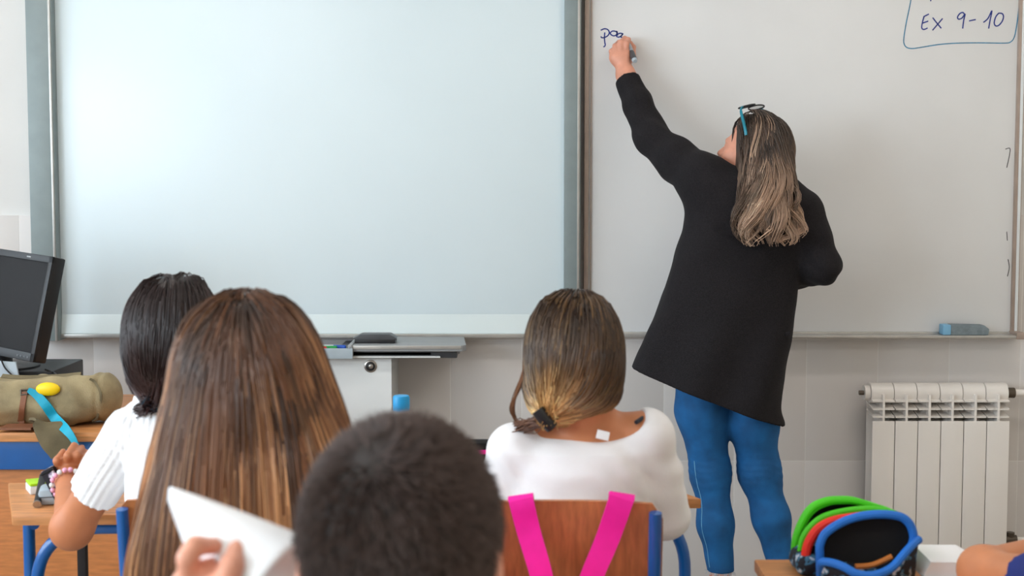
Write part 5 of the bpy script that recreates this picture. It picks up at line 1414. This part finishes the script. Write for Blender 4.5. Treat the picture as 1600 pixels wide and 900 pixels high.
sheet([(300, 640)] + g1 + [(950, 640)], -2.415, -2.408, 'inner', 'lining')
sheet([(330, 640)] + g2 + [(950, 640)], -2.450, -2.443, 'inner', 'lining')
sheet([(360, 640)] + r1 + [(955, 640)], -2.478, -2.470, 'floral', 'divider')
sheet([(440, 640)] + bl[1:] + [(955, 640)], -2.505, -2.498, 'inner', 'lining')
band(g1, -2.420, .030, 'green_z'); band(g2, -2.452, .018, 'green_z'); band(r1[:6], -2.478, .022, 'red_z')
for pth, Y, w, m_ in ((bl, -2.512, .022, 'blue_z'),): band(pth, Y, w, m_)
# thicker visible faces of the bands
for pth, Y, r, m_ in ((g1, -2.434, .0062, 'green_z'), (g2, -2.462, .0062, 'green_z'), (r1[:6], -2.488, .0085, 'red_z'), (bl, -2.522, .0074, 'blue_z')):
    MB().tube(path(pth, Y, 8), r, 10).build('zip_edge', m_, pcs)
lip_ = [(446, 560), (452, 505), (520, 510), (585, 535), (640, 566), (720, 580), (800, 562), (860, 525), (920, 455), (965, 405), (1002, 374)]
def Yl(i): return -2.525 - .05 * math.sin(math.pi * min(1, i / 10))
lp = spline([PV(*Z(a, b), Yl(i)) for i, (a, b) in enumerate(lip_)], 6)
MB().tube(lp, .0072, 10).build('zip_edge', 'blue_z', pcs)
v, f = [], []
for i, p in enumerate(lp): v += [p, Vector((p.x * .97 + PV(*Z(700, 0), -2.5).x * .03, p.y + .01, basez))]
for i in range(len(lp) - 1): f.append((2 * i, 2 * i + 1, 2 * i + 3, 2 * i + 2))
fp_ = MB().raw(v, f).build('front_panel', 'floral', pcs); md = fp_.modifiers.new('thickness', 'SOLIDIFY'); md.thickness = .002
body_c = P(*Z(600, 560), -2.47)
sdf_obj('body', lambda p: np.maximum(rbox(p, (body_c[0] + .004, -2.465, basez + .019), (.098, .04, .02), .018) + .003 * nz(p, 60, 3), basez - p[:, 2]), (body_c[0] - .14, -2.56, basez - .01), (body_c[0] + .14, -2.38, basez + .09), .005, 'floral', pcs)
pe = thing('pencil', 'orange-brown pencil lying inside the open pencil case', 'pencil', tuple(P(*Z(740, 530), -2.535)))
MB().tube(path([(640, 528), (740, 518), (850, 470)], -2.53, 4), .0048, 8).build('barrel', 'pencil', pe)
# open exercise book
q0_, q1_ = P(1432, 880, -2.45), P(1545, 880, -2.45)
v, f = [], []; nx, ny = 24, 6
for j in range(ny + 1):
    for i in range(nx + 1):
        t_ = i / nx; s2 = j / ny
        x_ = q0_[0] + (q1_[0] - q0_[0] + .01) * t_; y_ = -2.395 - .10 * s2
        h_ = .026 * min(1, t_ * 12, max(0, (.95 - t_) * 3.2)) * (1 - .15 * s2) + .003
        v.append((x_, y_, DZ + .001 + h_))
K = len(v)
for p in list(v): v.append((p[0], p[1], DZ + .0008))
for j in range(ny):
    for i in range(nx):
        a = j * (nx + 1) + i; q = (a, a + 1, a + nx + 2, a + nx + 1); f.append(q); f.append(tuple(K + k for k in q[::-1]))
rim = [i for i in range(nx + 1)] + [j * (nx + 1) + nx for j in range(1, ny + 1)] + [ny * (nx + 1) + i for i in range(nx - 1, -1, -1)] + [j * (nx + 1) for j in range(ny - 1, 0, -1)]
for i in range(len(rim)): a, b = rim[i], rim[(i + 1) % len(rim)]; f.append((a, K + a, K + b, b))
eb_ = thing('exercise_book', 'open white exercise book beside the striped pencil case', 'book', (q0_[0] + .1, -2.5, DZ))
MB().raw(v, f).build('pages', 'paper', eb_)
MB().box((q0_[0] - .002, -2.5, DZ + .0001), (q1_[0] + .012, -2.393, DZ + .00075)).build('cover', 'silver', eb_)
